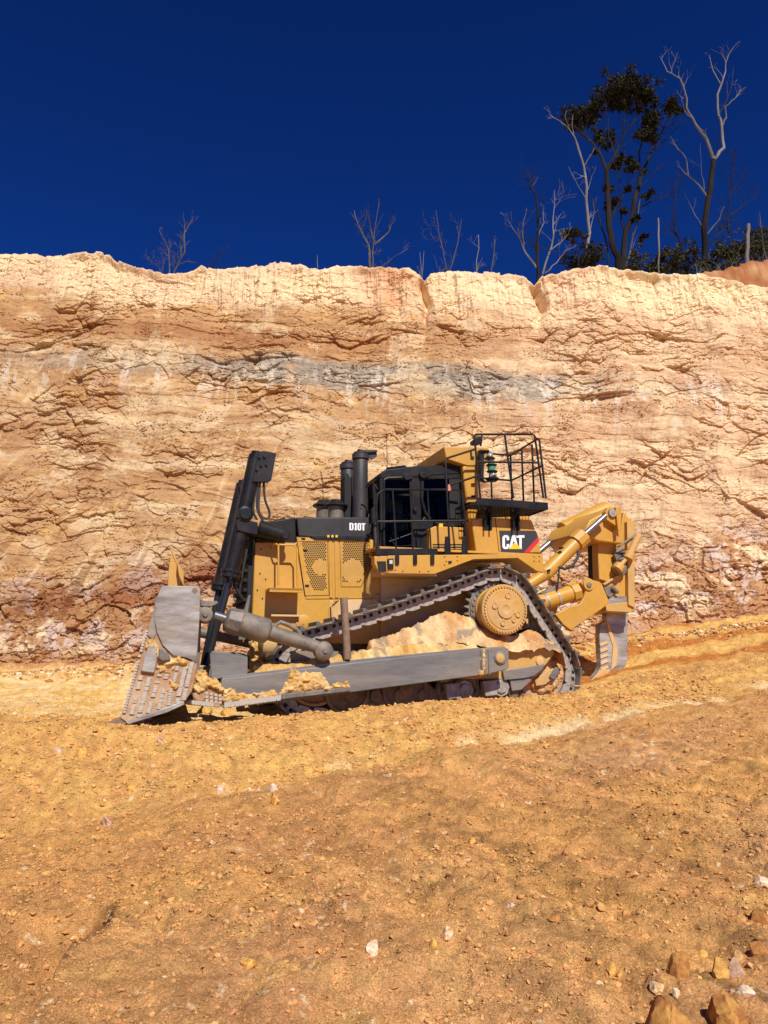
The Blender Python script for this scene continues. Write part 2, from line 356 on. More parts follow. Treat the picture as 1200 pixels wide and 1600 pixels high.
# the rest of the quarry floor round about, out to the horizon
big = [-400, -120, -50, -30]+list(np.linspace(-22, 22, 89))+[30, 50, 120, 400]
def surround(xs, ys):
    Y2, X2 = np.meshgrid(ys, xs, indexing='ij'); inside = (np.abs(X2) < (Y2*.66+1.2)-.15) & (Y2 > 2.1) & (Y2 < 23.8)
    return X2, Y2, ground_z(X2, np.clip(Y2, -6, 60), False)-np.where(inside, .35, .03)
X2, Y2, Z2 = surround(np.array(big), np.array([-400, -100, -30, -12, -6]+list(np.arange(-5, 24, .5))))
Z2 = np.where(Y2 < -5, -1.9, Z2)
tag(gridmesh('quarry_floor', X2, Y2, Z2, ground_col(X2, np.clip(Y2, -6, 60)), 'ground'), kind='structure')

# ------------------------------------------------------------------ cut face of the quarry
TOPPX = [(-700, 430), (-300, 405), (0, 402), (60, 401), (90, 406), (120, 400), (155, 397), (175, 400), (188, 411), (215, 420), (240, 425), (262, 430), (290, 431), (305, 424), (320, 418), (335, 424), (365, 422), (405, 421), (425, 416), (440, 414), (475, 418), (490, 424), (520, 421), (560, 419), (600, 421), (640, 424), (655, 432), (662, 442), (672, 432), (700, 429), (770, 430), (800, 431), (820, 438), (832, 447), (842, 436), (860, 429), (900, 424), (930, 419), (975, 424), (1010, 430), (1060, 432), (1100, 433), (1150, 446), (1200, 456), (1500, 470), (1900, 470)]
TOPY = 21.6
tp = [wp(a, b, TOPY) for a, b in TOPPX]; topx = np.array([p.x for p in tp]); topz = np.array([p.z for p in tp])
basex, basey, basez = ROWS[8]
def cliff_arrays(xs, nrow):
    t = np.linspace(0, 1, nrow); T, X = np.meshgrid(t, xs, indexing='ij')
    tz = np.interp(X, topx, topz)+.05*fbm(X*3, X*0, 3, 210)+.05*facet(X*4, X*0+.5, 215)
    bz = np.interp(X, basex, basez)-.35; by = np.interp(X, basex, basey)+.1
    Z = bz+(tz-bz)*T
    q = (Z-bz)
    # rubble toe leans out, the face above stands steep, the loose top rolls back
    Y = by+.42*np.minimum(q, 2.2)*.9+np.clip(q-2.2, 0, None)*((TOPY-.35-by-.83)/(tz-bz-2.2))
    H = tz-Z
    return X, Y, Z, H, q
def cliff_disp(X, Z, H, q):
    zt = Z+.045*X+.25*fbm(X*.22, Z*.3, 3, 220); low_ = 1.      # along the bedding
    gx = X+.07*fbm(X*.8, Z*.8, 3, 225)-.22*Z*low_; gz = zt+.05*fbm(X*.9, Z*.9, 3, 226)
    low = sstep(3.6, 1.6, q); up = sstep(2.4, .9, H)
    d = .26*fbm(X*.28, Z*.22, 3, 230)+.07*fbm(X*.9, Z*.7, 3, 233)
    rough = np.clip(.40+1.5*fbm(X*.42, Z*.7, 4, 235), .06, 1.3); low0 = 1-.6*up
    sh = X-.30*Z
    d = d+.02*fbm(X*.25+3, gz*3.2, 3, 240, .55)*low0+.045*fbm(sh*2.6, Z*.45, 4, 245, .6)*low0
    d = d+.075*scar(gx*1.1, gz*1.35, 250)*np.clip(rough*1.3-.15, 0, 1.1)*low0
    d = d+.045*scar(gx*2.3, gz*3.1, 260)*np.clip(.1+rough, 0, 1.2)*low0
    d = d+.022*scar(gx*6, gz*8, 270)*rough+.012*fbm(X*6, Z*7, 4, 280, .6)+.010*facet(gx*13, gz*15, 285, .9)*(.15+rough)
    # raking tooth marks running down to the left, mostly in the middle of the face
    g = (X-.30*Z)+.08*fbm(X*.6, Z*.6, 2, 290)
    saw = np.mod(g*.92+.25*fbm(X*.5, Z*.2, 2, 292), 1.0); groove = np.where(saw < .9, saw/.9, (1-saw)/.1)
    mid = sstep(.9, 2.2, q)*sstep(7.3, 5.9, q)*(.25+.75*np.clip(.5-X*.07, 0, 1))
    d = d+.17*(groove-.5)*mid*np.clip(.7+fbm(X*.5, Z*.4, 2, 293), 0, 1.3)
    # rills in the soft top layer
    d = d+up*(.10*fbm(X*2.4, Z*.35, 4, 300, .6)+.03*facet(X*6, Z*5, 303))
    d = d+low*(.12*facet(gx*1.3, gz*1.9, 310, .9)+.075*facet(gx*3.3, gz*4.2, 315, .9)+.04*facet(gx*8, gz*9, 318, 1))
    # thin bedding steps and open cracks
    d = d+.028*facet(X*.5, (zt+.03*fbm(X*1.5, Z*2, 3, 321))*8, 322, .5)*np.clip(.6+1.2*fbm(X*.3, Z*.6, 3, 324), 0, 1)
    for k, (a_, b_, wd, dp) in enumerate(((.8, 2.4, .022, .07), (1.3, 3.2, .022, .04), (1.6, .8, .016, .05))):
        cr = fbm(X*a_+k*9, zt*b_, 4, 330+k*11, .62); mk = sstep(.15, .5, fbm(X*.7+k*5, Z*1.1, 3, 370+k*3))
        d = d-dp*np.exp(-(cr/wd)**2)*mk*(1-.5*up)
    # two vertical fissures
    for px, dep, wd, L in ((660, .35, .10, 2.0), (836, .40, .11, 1.7), (497, .12, .06, 1.0), (1130, .15, .08, 1.6)):
        x0 = wp(px, 440, TOPY).x; d = d-dep*np.exp(-((X-x0-.06*np.sin(Z*5)-.05*H)/wd)**2)*sstep(L, L*.55, H)
    return d
def cliff_col(X, Z, H, q, d):
    zt = Z+.045*X+.22*fbm(X*.25, Z*.5, 4, 400)
    n1 = fbm(X*.4, Z*.6, 4, 410); n2 = fbm(X*1.4, Z*2.6, 5, 420, .6); st = fbm(X*.12, zt*2.6, 4, 430, .6); n3 = fbm(X*5, Z*8, 4, 440, .6)
    tan = C3(206, 158, 106); ora = C3(190, 134, 82); crm = C3(238, 204, 154); pin = C3(230, 190, 146); gry = C3(152, 136, 116); brn = C3(184, 126, 78)
    red = C3(150, 84, 52); lil = C3(216, 184, 164); yel = C3(222, 172, 96); bei = C3(212, 164, 118)
    c = lerp(tan, ora, np.clip(.42+.6*n1+.4*st, 0, 1))
    c = lerp(c, crm, np.clip(1.6*st-.3+.2*n2, 0, 1)*.6)
    c = lerp(c, yel, np.clip(n2-.1, 0, 1)*.6)
    # right half: smooth beige-pink
    rt = sstep(.5, 4.5, X+.8*n1); c = lerp(c, lerp(bei, pin, np.clip(.5+.9*st+.3*n2, 0, 1)), rt*.8)
    # pale cap, browner seam under it
    cap = sstep(1.75, 1.15, H+.35*n1+.15*n2); c = lerp(c, lerp(crm, pin, np.clip(.5+n1, 0, 1)), cap*.92)
    x0 = wp(590, 430, TOPY).x; c = lerp(c, C3(212, 148, 96), cap*np.exp(-((X-x0-.6)/.9)**2)*.8)
    zseam = 8.8-.05*X
    seam = np.exp(-((Z-zseam-.15+.2*n1)/.42)**2)*sstep(7, 0, X); c = lerp(c, lerp(brn, ora, np.clip(.5+n2, 0, 1)), np.clip(seam*1.1, 0, 1))
    # grey bed
    zg = np.interp(X, [-12, -8, -3, 0, 4, 8, 12], [8.35, 8.25, 7.98, 7.72, 7.52, 7.35, 7.2])
    g = np.exp(-((Z-zg+.16*n1)/np.interp(X, [-9, -2, 4, 9], [.35, .5, .5, .25]))**4)*np.clip(1.1+.8*n2+.6*n1, 0, 1)*np.interp(X, [-12, -8, -5.5, -3, 4.5, 6.5, 12], [.25, .6, .7, 1.2, 1.25, .4, .2])
    c = lerp(c, lerp(gry, C3(196, 178, 156), np.clip(.12+.5*n3+.5*n2, 0, 1)), np.clip(g, 0, 1)*.9)
    white = sstep(.25, .6, fbm(X*3.2, Z*.6, 4, 450, .6)); c = lerp(c, C3(236, 216, 190), white*np.exp(-((Z-zg+.3)/.8)**2)*.55)
    # pale beds and splashes lower down
    for zz, wd, k in ((5.9, .22, 455), (4.9, .16, 458)):
        b = np.exp(-((zt-zz)/wd)**2)*sstep(-.25, .3, fbm(X*.35, Z*1.5, 3, k)+.1); c = lerp(c, crm, b*.75)
    lb = np.exp(-((X+8)/4.5)**2)*np.exp(-((q-6.3)/1.3)**2)*np.clip(.7+n1, 0, 1); c = lerp(c, C3(178, 120, 74), np.clip(lb, 0, 1)*.6)
    g_ = (X-.30*Z)+.08*fbm(X*.6, Z*.6, 2, 290); sw = np.mod(g_*.92+.25*fbm(X*.5, Z*.2, 2, 292), 1.0)
    md = sstep(1.2, 2.4, q)*sstep(6.6, 5.2, q)*(.3+.7*np.clip(.5-X*.08, 0, 1))*sstep(-.1, .3, fbm(X*.6, Z*.35, 3, 456)); c = lerp(c, C3(236, 196, 138), np.exp(-((sw-.88)/.05)**2)*md*.75)
    sp = sstep(.22, .5, fbm(X*.7, Z*1.0, 5, 460, .62)); c = lerp(c, crm, sp*.5)
    # broken lilac, red and white ground at the foot
    ft = sstep(3.2, 1.9, q+.5*n1); l1 = fbm(X*.9, Z*1.1, 5, 470, .6); l2 = fbm(X*1.1+9, Z*1.3, 5, 480, .6)
    fc = lerp(lerp(ora, brn, np.clip(.5+l1, 0, 1)), lil, sstep(.05, .35, l2)); fc = lerp(fc, C3(238, 206, 160), sstep(.15, .45, l1)); 
    c = lerp(c, fc, ft*.85)
    xr = wp(340, 870, 18.5).x; rr = np.exp(-((X-xr)/1.3)**2)*np.exp(-((q-2.45)/.55)**2)*1.6*np.clip(.8+n2, 0, 1); c = lerp(c, red, np.clip(rr, 0, 1)*.85)
    lr = sstep(-3.5, -6, X)*np.exp(-((q-1.9+.3*n1)/.5)**2)*np.clip(.8+1.2*n2, 0, 1); c = lerp(c, C3(156, 92, 56), np.clip(lr, 0, 1)*.75)
    base = sstep(1.0, .45, q+.2*n1); c = lerp(c, lerp(C3(196, 136, 88), ora, np.clip(.5+n2, 0, 1)), base*.8)
    hollow = n2
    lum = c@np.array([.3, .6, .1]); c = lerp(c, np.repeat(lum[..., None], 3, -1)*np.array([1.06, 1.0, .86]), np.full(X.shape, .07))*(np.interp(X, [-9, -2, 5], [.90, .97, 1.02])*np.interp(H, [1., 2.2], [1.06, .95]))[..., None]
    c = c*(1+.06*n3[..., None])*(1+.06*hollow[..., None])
    return np.clip(c, .01, .85)*.93
xs = np.concatenate([np.linspace(-40, -13.2, 60), np.linspace(-13, 13, 1100), np.linspace(13.2, 40, 60)])
X, Y, Z, H, q = cliff_arrays(xs, 600); bz0 = Z[:1]
d = cliff_disp(X, Z, H, q); fade = sstep(0, .25, H)*.75+.25
Yc = Y-d*fade
Zc = Z+.10*d*sstep(0, .2, H)-.08*(Z-bz0)/10
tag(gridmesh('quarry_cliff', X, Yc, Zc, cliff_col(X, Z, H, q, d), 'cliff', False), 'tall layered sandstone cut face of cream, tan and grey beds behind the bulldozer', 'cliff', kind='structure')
# land above the cut, starting at the lip
rr_ = np.array([0, .15, .4, .9, 1.6, 3, 5, 8, 14, 30, 80, 300]); lipY = Yc[-1]; lipZ = Zc[-1]
Xp = np.repeat(X[-1:], len(rr_), 0); Yp = lipY[None]+rr_[:, None]
Zp = lipZ[None]*np.exp(-rr_[:, None]/1.5)+(1-np.exp(-rr_[:, None]/1.5))*np.interp(rr_+21.6, [21.6, 23.2, 32, 400], [11.0, 11.0, 14.9, 16])[:, None]-.1*np.minimum(rr_[:, None], 1)+.05*fbm(Xp*1.5, Yp*1.5, 3, 500)*(rr_[:, None] > 0)
cp = lerp(C3(222, 182, 136), C3(188, 128, 78), np.clip(.4+fbm(Xp*.5, Yp*.5, 3, 510), 0, 1))*.9
tag(gridmesh('plateau', Xp, Yp, Zp, cp, 'cliff'), kind='structure')
# orange earth bank above the lip at the right
hx = np.linspace(7.6, 30, 220); hy = np.linspace(22.2, 34, 60); HX, HY = np.meshgrid(hx, hy)
hz = np.interp(HX, [7.6, 9.3, 10.3, 10.8, 12, 13.2, 30], [10.4, 11.5, 12.5, 12.8, 13.05, 13.4, 14.5])
HZ = 10.3+(hz-10.3)*sstep(22.2, 24.0, HY)-.05*(HY-24).clip(0)+.12*fbm(HX*1.5, HY*2, 5, 520)+.09*facet(HX*3, HY*3, 525)+.04*facet(HX*9, HY*9, 527)
tag(gridmesh('orange_bank', HX, HY, HZ, np.clip(lerp(C3(168, 104, 62), C3(206, 150, 104), np.clip(.2+1.3*fbm(HX*.8, HZ*3, 4, 530), 0, 1)), .01, .9)*.85, 'cliff', False), kind='structure')

# ------------------------------------------------------------------ the bulldozer
DZ = empty('bulldozer', ORG, YAW)
tag(DZ, 'large yellow and black tracked bulldozer with grey blade and rear ripper, parked below the cliff', 'bulldozer')
def part(name, mb, mats, parent=None, **k): return mb.build(name, mats, parent or DZ, **k)
def lv(px, py, v): return P3(px, py, v)

HV = .75                                           # half width of the engine enclosure
# --- engine enclosure: yellow body and black hood
u0, w0 = PL(399, 847, HV); _, wb = PL(395, 990, HV); u1, wt = PL(592, 846, HV)
b = MB().prism([(u0, w0), (u1+.05, wt), (u1+.05, .95), (u0+.55, .95), (u0-.02, 1.35)], HV, -HV)
body = part('engine_enclosure', b, 'yellow', bevel=.02)
b = MB()                                          # pressed seams and side sheets lying on the body
b.pprism([(463, 839), (585, 842), (585, 935), (478, 936)], HV+.012, HV-.03)
b.pprism([(467, 842), (585, 842), (585, 846), (467, 846)], HV+.03, HV-.02)
for x in (514, 523): b.pprism([(x, 846), (x+5, 846), (x+6, 934), (x+1, 934)], HV+.03, HV-.02)
part('side_sheet', b, 'yellow', bevel=.006)
b = MB()
b.pprism([(515, 938), (590, 936), (592, 960), (530, 985), (488, 990), (488, 984), (513, 972)], HV+.025, HV-.05)
b.pprism([(492, 984), (516, 972), (546, 975), (546, 990), (492, 1000)], HV+.05, HV-.05)
part('lower_side_sheet', b, 'yellow_dusty', bevel=.006, label='dusty lower side sheet')
b = MB()
b.pprism([(464, 808), (590, 808), (594, 846), (466, 838)], HV+.02, -HV-.02)
part('hood', b, 'hood', bevel=.02)
b = MB()
b.pprism([(416, 815), (462, 808), (463, 849), (400, 846), (402, 835)], HV+.005, -HV)
part('front_hood', b, 'black', bevel=.02)
b = MB(); b.pprism([(484, 837), (592, 838), (592, 845), (492, 843)], HV+.05, HV); part('hood_lip', b, 'black', bevel=.005)
for k_, x in enumerate((513, 519.5, 526)):
    pass
b = MB()
for x in (513, 519.5, 526): b.pprism([(x-1.6, 836), (x+1.6, 836), (x+1.6, 839.5), (x-1.6, 839.5)], HV+.055, HV)
b.each('hood_latch', 'tri', DZ)
# grilles: a pressed door with rows of hexagonal holes
def inside(p, poly):
    x, y = p; c = False; j = len(poly)-1
    for i in range(len(poly)):
        if (poly[i][1] > y) != (poly[j][1] > y) and x < (poly[j][0]-poly[i][0])*(y-poly[i][1])/(poly[j][1]-poly[i][1])+poly[i][0]: c = not c
        j = i
    return c
def grille(door, holes, disc, latches):
    V0 = HV+.022
    d_ = MB(); d_.pprism(door, V0, HV); dr = part('grille_door', d_, 'yellow', bevel=.006)
    b = MB(); poly = [PL(x, y, V0) for x, y in holes]; us = [p[0] for p in poly]; ws = [p[1] for p in poly]
    sp = .0365; row = 0; z = min(ws); dp = PL(disc[0], disc[1], V0) if disc else None
    b2 = MB()
    while z < max(ws):
        x = min(us)+(sp/2 if row % 2 else 0)
        while x < max(us):
            if inside((x, z), poly):
                hid = dp and (x-dp[0])**2+(z-dp[1])**2 < disc[2]**2
                r = .0148
                pts = [(x+r*math.cos(a), z+r*math.sin(a)) for a in [math.pi/6+i*math.pi/3 for i in range(6)]]
                (b2 if hid else b).prism(pts, V0+.001, V0-.004)
            x += sp
        z += sp*.866; row += 1
    b.build('grille_holes', 'dark', dr, smooth=False)
    if b2.v: b2.build('fan_guard', 'yellow_worn', dr, smooth=False)
    b = MB()
    for x, y in latches: b.pprism([(x-3, y-1.5), (x+3, y-1.5), (x+3, y+1.5), (x-3, y+1.5)], V0+.012, V0)
    b.each('latch', 'black', dr)
    # door edge shadow gap
    b = MB(); pts = [lv(x, y, HV+.014) for x, y in door]; b.path(pts+[pts[0]], .006, 6); b.build('door_gap', 'dark', dr)
grille([(464, 840), (511, 842), (514, 930), (477, 931)], [(471, 845), (497, 845), (509, 849), (510, 921), (490, 924), (481, 900), (476, 870)], (500, 886, .13), [(474, 842), (477, 860), (480, 915)])
grille([(531, 843), (578, 845), (578, 886), (564, 917), (533, 917)], [(535, 846), (556, 844), (576, 849), (577, 884), (562, 911), (536, 911)], (551, 892, .20), [(574, 845), (572, 861)])
# seam round the front side sheet
b = MB(); b.path([lv(x, y, HV) for x, y in ((463, 849), (468, 880), (476, 931))], .006, 6); b.build('panel_seam', 'dark', DZ)
b = MB()
for x, y in ((408, 858), (406, 896), (415, 905), (402, 922), (410, 935), (528, 930), (566, 930), (590, 928)): b.lathe(lv(x, y, HV), (0, 1, 0), [(0, .012), (.012, .012)], 8)
b.each('bolt_head', 'dark', DZ)
# grab handles, shelf step and foothold on the front side sheet
def handrail(pts, r, m, name='grab_handle', parent=None): b = MB(); b.path([lv(*p) for p in pts], r, 8); return part(name, b, m, parent)
V1 = HV+.26
handrail([(424, 858, HV), (428, 852, V1-.08), (432, 850, V1), (435, 852, V1), (435, 915, V1)], .016, 'yellow')
handrail([(436, 851, V1), (460, 852, V1), (464, 858, V1), (465, 918, V1)], .016, 'yellow')
b = MB()
e0 = lv(421, 920, V1+.12); e1 = lv(473, 917, V1+.12)
b.box(e0[0], e1[0], HV, V1+.12, e0[2]-.02, e0[2]+.02); b.box(e0[0], e1[0], V1+.10, V1+.12, e0[2]-.05, e0[2]+.02)
part('step', b, 'yellow', bevel=.004)
b = MB(); a = PL(423, 962, HV+.06); c = PL(468, 962, HV+.06); b.box(a[0], c[0], HV, HV+.10, a[1]-.012, a[1]+.02); part('step', b, 'yellow_dusty', bevel=.004)
handrail([(529, 938, HV+.02), (521, 939, HV+.1), (518, 942, HV+.1), (519, 972, HV+.1), (523, 975, HV+.1), (530, 975, HV+.02)], .012, 'yellow_worn')
b = MB(); b.lathe(lv(474, 973, HV), (0, 1, 0), [(0, .13), (.012, .13), (.02, .11)], 28); b.lathe(lv(474, 974, HV+.02), (0, 1, 0), [(0, .02), (.01, .02)], 10); part('inspection_cover', b, 'yellow')
# radiator face at the front
b = MB(); b.box(u0-.10, u0+.02, -.72, .70, 1.25, 2.75)
for i in range(9): b.box(u0-.16, u0-.09, -.70, .68, 1.3+i*.16, 1.36+i*.16)
part('radiator_grille', b, 'dark', bevel=.01)
b = MB(); b.pprism([(391, 940), (399, 935), (392, 985), (380, 1005), (374, 1000)], .70, .60); b.pprism([(381, 955), (388, 930), (392, 930), (380, 1000), (372, 1000)], .85, .80); part('radiator_guard', b, 'weathered', bevel=.01)
# --- exhausts and air cleaners
def lathe_part(name, c, prof, m, parent=None, n=28): b = MB(); b.lathe(c, (0, 0, 1), prof, n); return part(name, b, m, parent)
zh = PL(560, 808, .4)[1]
def stack(v, un, top):
    r = .135
    st = lathe_part('exhaust_stack', (un, v, zh-.05), [(0, r+.012), (top*.45, r), (top-.12, r), (top-.10, r-.01), (top-.09, r+.02), (top, r+.02), (top, r-.02)], 'exhaust')
    b = MB(); b.lathe((un, v, zh+top-.05), (0, 0, 1), [(0, .10), (.02, .13), (.04, .12)], 20)
    b.prism([(un+.06, zh+top-.03), (un+.30, zh+top+.01), (un+.30, zh+top+.05), (un+.12, zh+top+.03), (un-.06, zh+top+.035)], v-.06, v+.06)
    b.prism([(un+.10, zh+top-.03), (un+.2, zh+top-.13), (un+.31, zh+top-.06), (un+.3, zh+top+.02)], v-.02, v+.02)
    b.build('rain_cap', 'exhaust', st, bevel=.006)
    b = MB(); b.box(un+.12, un+.16, v-.03, v+.03, zh, zh+.06); b.lathe((un-.02, v+.12, zh+.14), (0, 1, 0), [(0, .03), (.03, .02)], 10); b.each('stack_bracket', 'exhaust', st)
un = PL(563, 760, .42)[0]
stack(.42, un, PL(562, 706, .42)[1]-zh)
stack(-.42, PL(543, 760, -.42)[0], PL(541, 722, -.42)[1]-zh)
b = MB(); b.box(un-.26, un-.12, .0, .30, zh-.05, zh+.75); b.lathe((un-.2, .15, zh+.72), (0, 0, 1), [(0, .07), (.12, .05)], 12); part('heat_shield', b, 'dark', bevel=.01)
def precleaner(px, v, r):
    un = PL(px, 790, v)[0]; z1 = PL(px, 790, v)[1]
    o = lathe_part('air_cleaner', (un, v, zh-.05), [(0, r*.93), (z1-zh+.02, r*.93), (z1-zh+.05, r)], 'weathered')
    lathe_part('air_cleaner_cap', (un, v, z1-.03), [(0, r+.05), (.015, r+.065), (.03, r+.065), (.09, r*.85), (.13, r*.7), (.135, 0.02)], 'black', o)
precleaner(525, .25, .15); precleaner(506, -.38, .15)

# --- lift cylinders with their yokes
def lift(v, top, gl, rod0, rod1, near):
    T = Vector(lv(*top, v)); G = Vector(lv(*gl, v)); R0 = Vector(lv(*rod0, v)); R1 = Vector(lv(*rod1, v)); dr = (G-T).normalized()
    b = MB(); b.path([T, T+dr*.02, G], .128, 20); b.path([T-dr*.06, T+dr*.05], .10, 16)
    b.path([G-dr*.16, G-dr*.02], .155, 20); b.path([G-dr*.14, G-dr*.10], .18, 8)
    o = part('lift_cylinder', b, 'black', bevel=.006)
    b = MB(); b.path([G, G+(R1-R0).normalized()*.0+dr*.02, R1], .062, 16); b.build('cylinder_rod', 'darkrod', o)
    return o, T, G, dr
cyl, T, G, dr = lift(.98, (401, 712), (359, 905), (353, 915), (321, 1040), True)
b = MB(); b.pprism([(403, 708), (411, 704), (432, 708), (424, 750), (419, 753), (394, 753)], 1.13, 1.05); o = b.build('valve_plate', 'black', cyl, bevel=.008)
b = MB(); b.pprism([(396, 722), (405, 706), (404, 750), (394, 753)], 1.10, .86)
for x, y in ((405, 714.5), (413, 713.5), (408, 727.5), (416, 726), (401, 734)): b.lathe(lv(x, y, 1.13), (0, 1, 0), [(0, .024), (.03, .02)], 10)
b.build('bolt_heads', 'black', cyl)
b = MB()
b.path([lv(397, 756, 1.17), lv(390, 790, 1.15)], .012, 6)
b.lathe(lv(383, 804, 1.09), (0, 1, 0), [(0, .13), (.05, .13), (.07, .09), (.09, .085)], 20)
b.path([lv(360, 905, 1.15), lv(376, 850, 1.15)], .02, 8)
b.build('trunnion', 'black', cyl)
for pts in ([(402, 752), (397, 780), (396, 800), (402, 812)], [(407, 752), (401, 785), (406, 806), (412, 812)], [(412, 752), (414, 780), (421, 800), (419, 810), (410, 808), (404, 795), (406, 760)]):
    # smooth the bends
    P = [Vector(lv(x, y, 1.04)) for x, y in pts]; Q = []
    for i in range(len(P)-1):
        for k in range(4):
            t = k/4; p0 = P[max(i-1, 0)]; p1 = P[i]; p2 = P[i+1]; p3 = P[min(i+2, len(P)-1)]
            Q.append(.5*((2*p1)+(p2-p0)*t+(2*p0-5*p1+4*p2-p3)*t*t+(3*p1-p0-3*p2+p3)*t*t*t))
    b = MB(); b.path(Q+[P[-1]], .020, 8); b.build('hydraulic_hose', 'hose', cyl)
b = MB()
b.pprism([(369, 812), (376, 810), (403, 816), (403, 836), (386, 833), (370, 829)], 1.13, .80)
b.tube(lv(404, 825, .95), lv(447, 838, .93), .14, .115, 20)
b.lathe(lv(445, 838, 1.0), (0, 1, 0), [(0, .075), (.06, .075), (.08, .05)], 14)
b.box(PL(404, 830, .9)[0], PL(446, 830, .9)[0], HV-.02, .90, PL(404, 838, .9)[1], PL(404, 820, .9)[1])
part('cylinder_yoke', b, 'black', bevel=.015)
far, T2, G2, dr2 = lift(-.62, (380, 757), (342, 925), (338, 935), (318, 1040), False)
b = MB(); b.pprism([(360, 832), (372, 826), (388, 838), (372, 850), (358, 848)], -.48, -.80); b.pprism([(374, 757), (384, 757), (383, 775), (376, 775)], -.45, -.7); b.each('trunnion', 'black', far)
b = MB(); b.path([lv(376, 850, 1.0), lv(366, 915, .95), lv(378, 935, .85)], .028, 8); b.path([lv(388, 845, .9), lv(378, 900, .9), lv(372, 940, .8)], .02, 8); part('hydraulic_hose', b, 'hose')

# --- tilt brace between blade and push arm
BV = 1.95
b = MB(); A = Vector(lv(337, 962, BV)); C = Vector(lv(499, 1012, BV)); dd = (C-A).normalized(); L = (C-A).length
def al(x, y): return (Vector(lv(x, y, BV))-A).dot(dd)
a1, a2, a3, a4 = al(354, 970), al(372, 975), al(417, 990), al(425, 994)
b.lathe(A, dd, [(a1-.02, .13), (a1, .205), (a1+.16, .215), (a1+.17, .20), (a1+.2, .195), (a3-.1, .20), (a3, .17), (a4, .125), (al(470, 1004), .115), (al(490, 1010), .10), (L, .09)], 8)
b2 = MB(); b2.lathe(A, dd, [(a1+.19, .18), (a3-.05, .188), (a3, .175), (a3+.035, .12), (al(470, 1004), .105), (L, .09)], 28)
brace = part('tilt_brace', b2, 'weathered')
b = MB(); b.lathe(A, dd, [(a1-.03, .12), (a1, .18), (a1+.2, .205), (a1+.21, .18)], 8); b.build('cylinder_head', 'weathered', brace, bevel=.012)
b = MB(); b.tube(A-dd*.02, A+dd*(a1+.02), .065, .065, 16); b.build('cylinder_rod', 'chrome', brace)
b = MB(); b.lathe(lv(508, 1017, BV+.13), (0, -1, 0), [(0, .045), (.01, .09), (.05, .135), (.12, .15), (.2, .14), (.26, .09)], 24); b.lathe(lv(508, 1017, BV+.13), (0, 1, 0), [(0, .04), (.02, .035)], 12); b.build('ball_end', 'weathered', brace)
b = MB(); b.path([lv(427, 986, BV), lv(431, 976, BV), lv(438, 972, BV), lv(452, 977, BV), lv(464, 984, BV), lv(469, 991, BV), lv(469, 998, BV)], .033, 10); b.build('lifting_handle', 'weathered', brace)
b = MB(); b.lathe(lv(321, 960, BV+.09), (0, -1, 0), [(0, .05), (.01, .11), (.2, .12)], 20); b.lathe(lv(321, 960, BV+.11), (0, -1, 0), [(0, .04), (.03, .04)], 12)
b.prism([PL(312, 950, BV), PL(322, 949, BV), PL(331, 956, BV), PL(331, 968, BV), PL(322, 972, BV), PL(312, 970, BV)], BV+.05, BV-.1)
b.pprism([(313, 938), (340, 939), (341, 943), (330, 948), (313, 947)], 1.9, 1.7)
part('blade_ear', b, 'weathered', bevel=.01)

# --- blade: moldboard, end plates, end bit, cutting edge
NV = 2.43
ub, wlow = PL(300, 1100, 2.3)
mold = []
prof = [(-4.62, -.08), (-4.38, .25), (-4.22, .65), (-4.18, 1.05), (-4.24, 1.40), (-4.34, 1.66)]
b = MB(); b.prism(prof+[(u+.09, w_) for u, w_ in prof[::-1]], 1.5, -1.5)
for sg in (1, -1):                                  # wings swept forward
    vs = []; n = len(prof)
    for v, du in ((1.5*sg, 0), (2.34*sg, -.08)):
        vs += [(u+du, v, w_) for u, w_ in prof]+[(u+du+.09, v, w_) for u, w_ in prof]
    fs = []
    for i in range(n-1):
        fs += [(i, i+1, 2*n+i+1, 2*n+i), (n+i, n+i+1, 3*n+i+1, 3*n+i)]
    fs += [(0, n, 3*n, 2*n), (n-1, 2*n-1, 4*n-1, 3*n-1), tuple(range(n))+tuple(range(2*n-1, n-1, -1)), tuple(range(2*n, 3*n))+tuple(range(4*n-1, 3*n-1, -1))]
    b.add(vs, fs)
blade = part('blade', b, 'steel', smooth=False)
b = MB()
b.box(-4.12, -3.98, -1.9, 1.9, .2, .5); b.box(-4.12, -3.98, -1.9, 1.9, 1.1, 1.35)
for v in (-1.6, -.9, -.3, .3, .9, 1.6): b.box(-4.14, -3.94, v-.03, v+.03, .1, 1.45)
b.build('blade_stiffener', 'weathered', blade, bevel=.01)
plate = [(253, 915), (308, 916), (312.5, 919), (313, 925), (312, 964), (309, 1010), (307, 1034), (292, 1028), (270, 1024), (254, 1008), (245, 988), (240, 962), (242, 940)]
b = MB(); b.pprism(plate, NV, NV-.07)
ep = b.build('end_plate', 'steel', blade, bevel=.008, label='bare scuffed upper end plate')
b = MB(); b.lathe(lv(304, 923.5, NV-.06), (0, 1, 0), [(0, .038), (.064, .038)], 16); b.build('lifting_hole', 'rust', ep)
low = [(240, 955), (246, 990), (256, 1010), (271, 1026), (292, 1030), (308, 1036), (305, 1060), (300, 1080), (287, 1099), (262, 1110), (236, 1118), (200, 1130), (188, 1122), (200, 1085), (217, 1025), (230, 985)]
b = MB(); b.pprism(low, NV-.03, NV-.14)
M['wornplate'] = mat('dirt_caked_wear_plate', (.40, .20, .085), .85, 0, var=(.36, .27, .19), vscale=3, fine=.4, dust=.9, dustcol=(.66, .42, .20), dscale=3, bump=.5, bscale=60)
wp_ = b.build('wear_plate', 'wornplate', blade, bevel=.01, label='lower end plate caked with orange dirt')
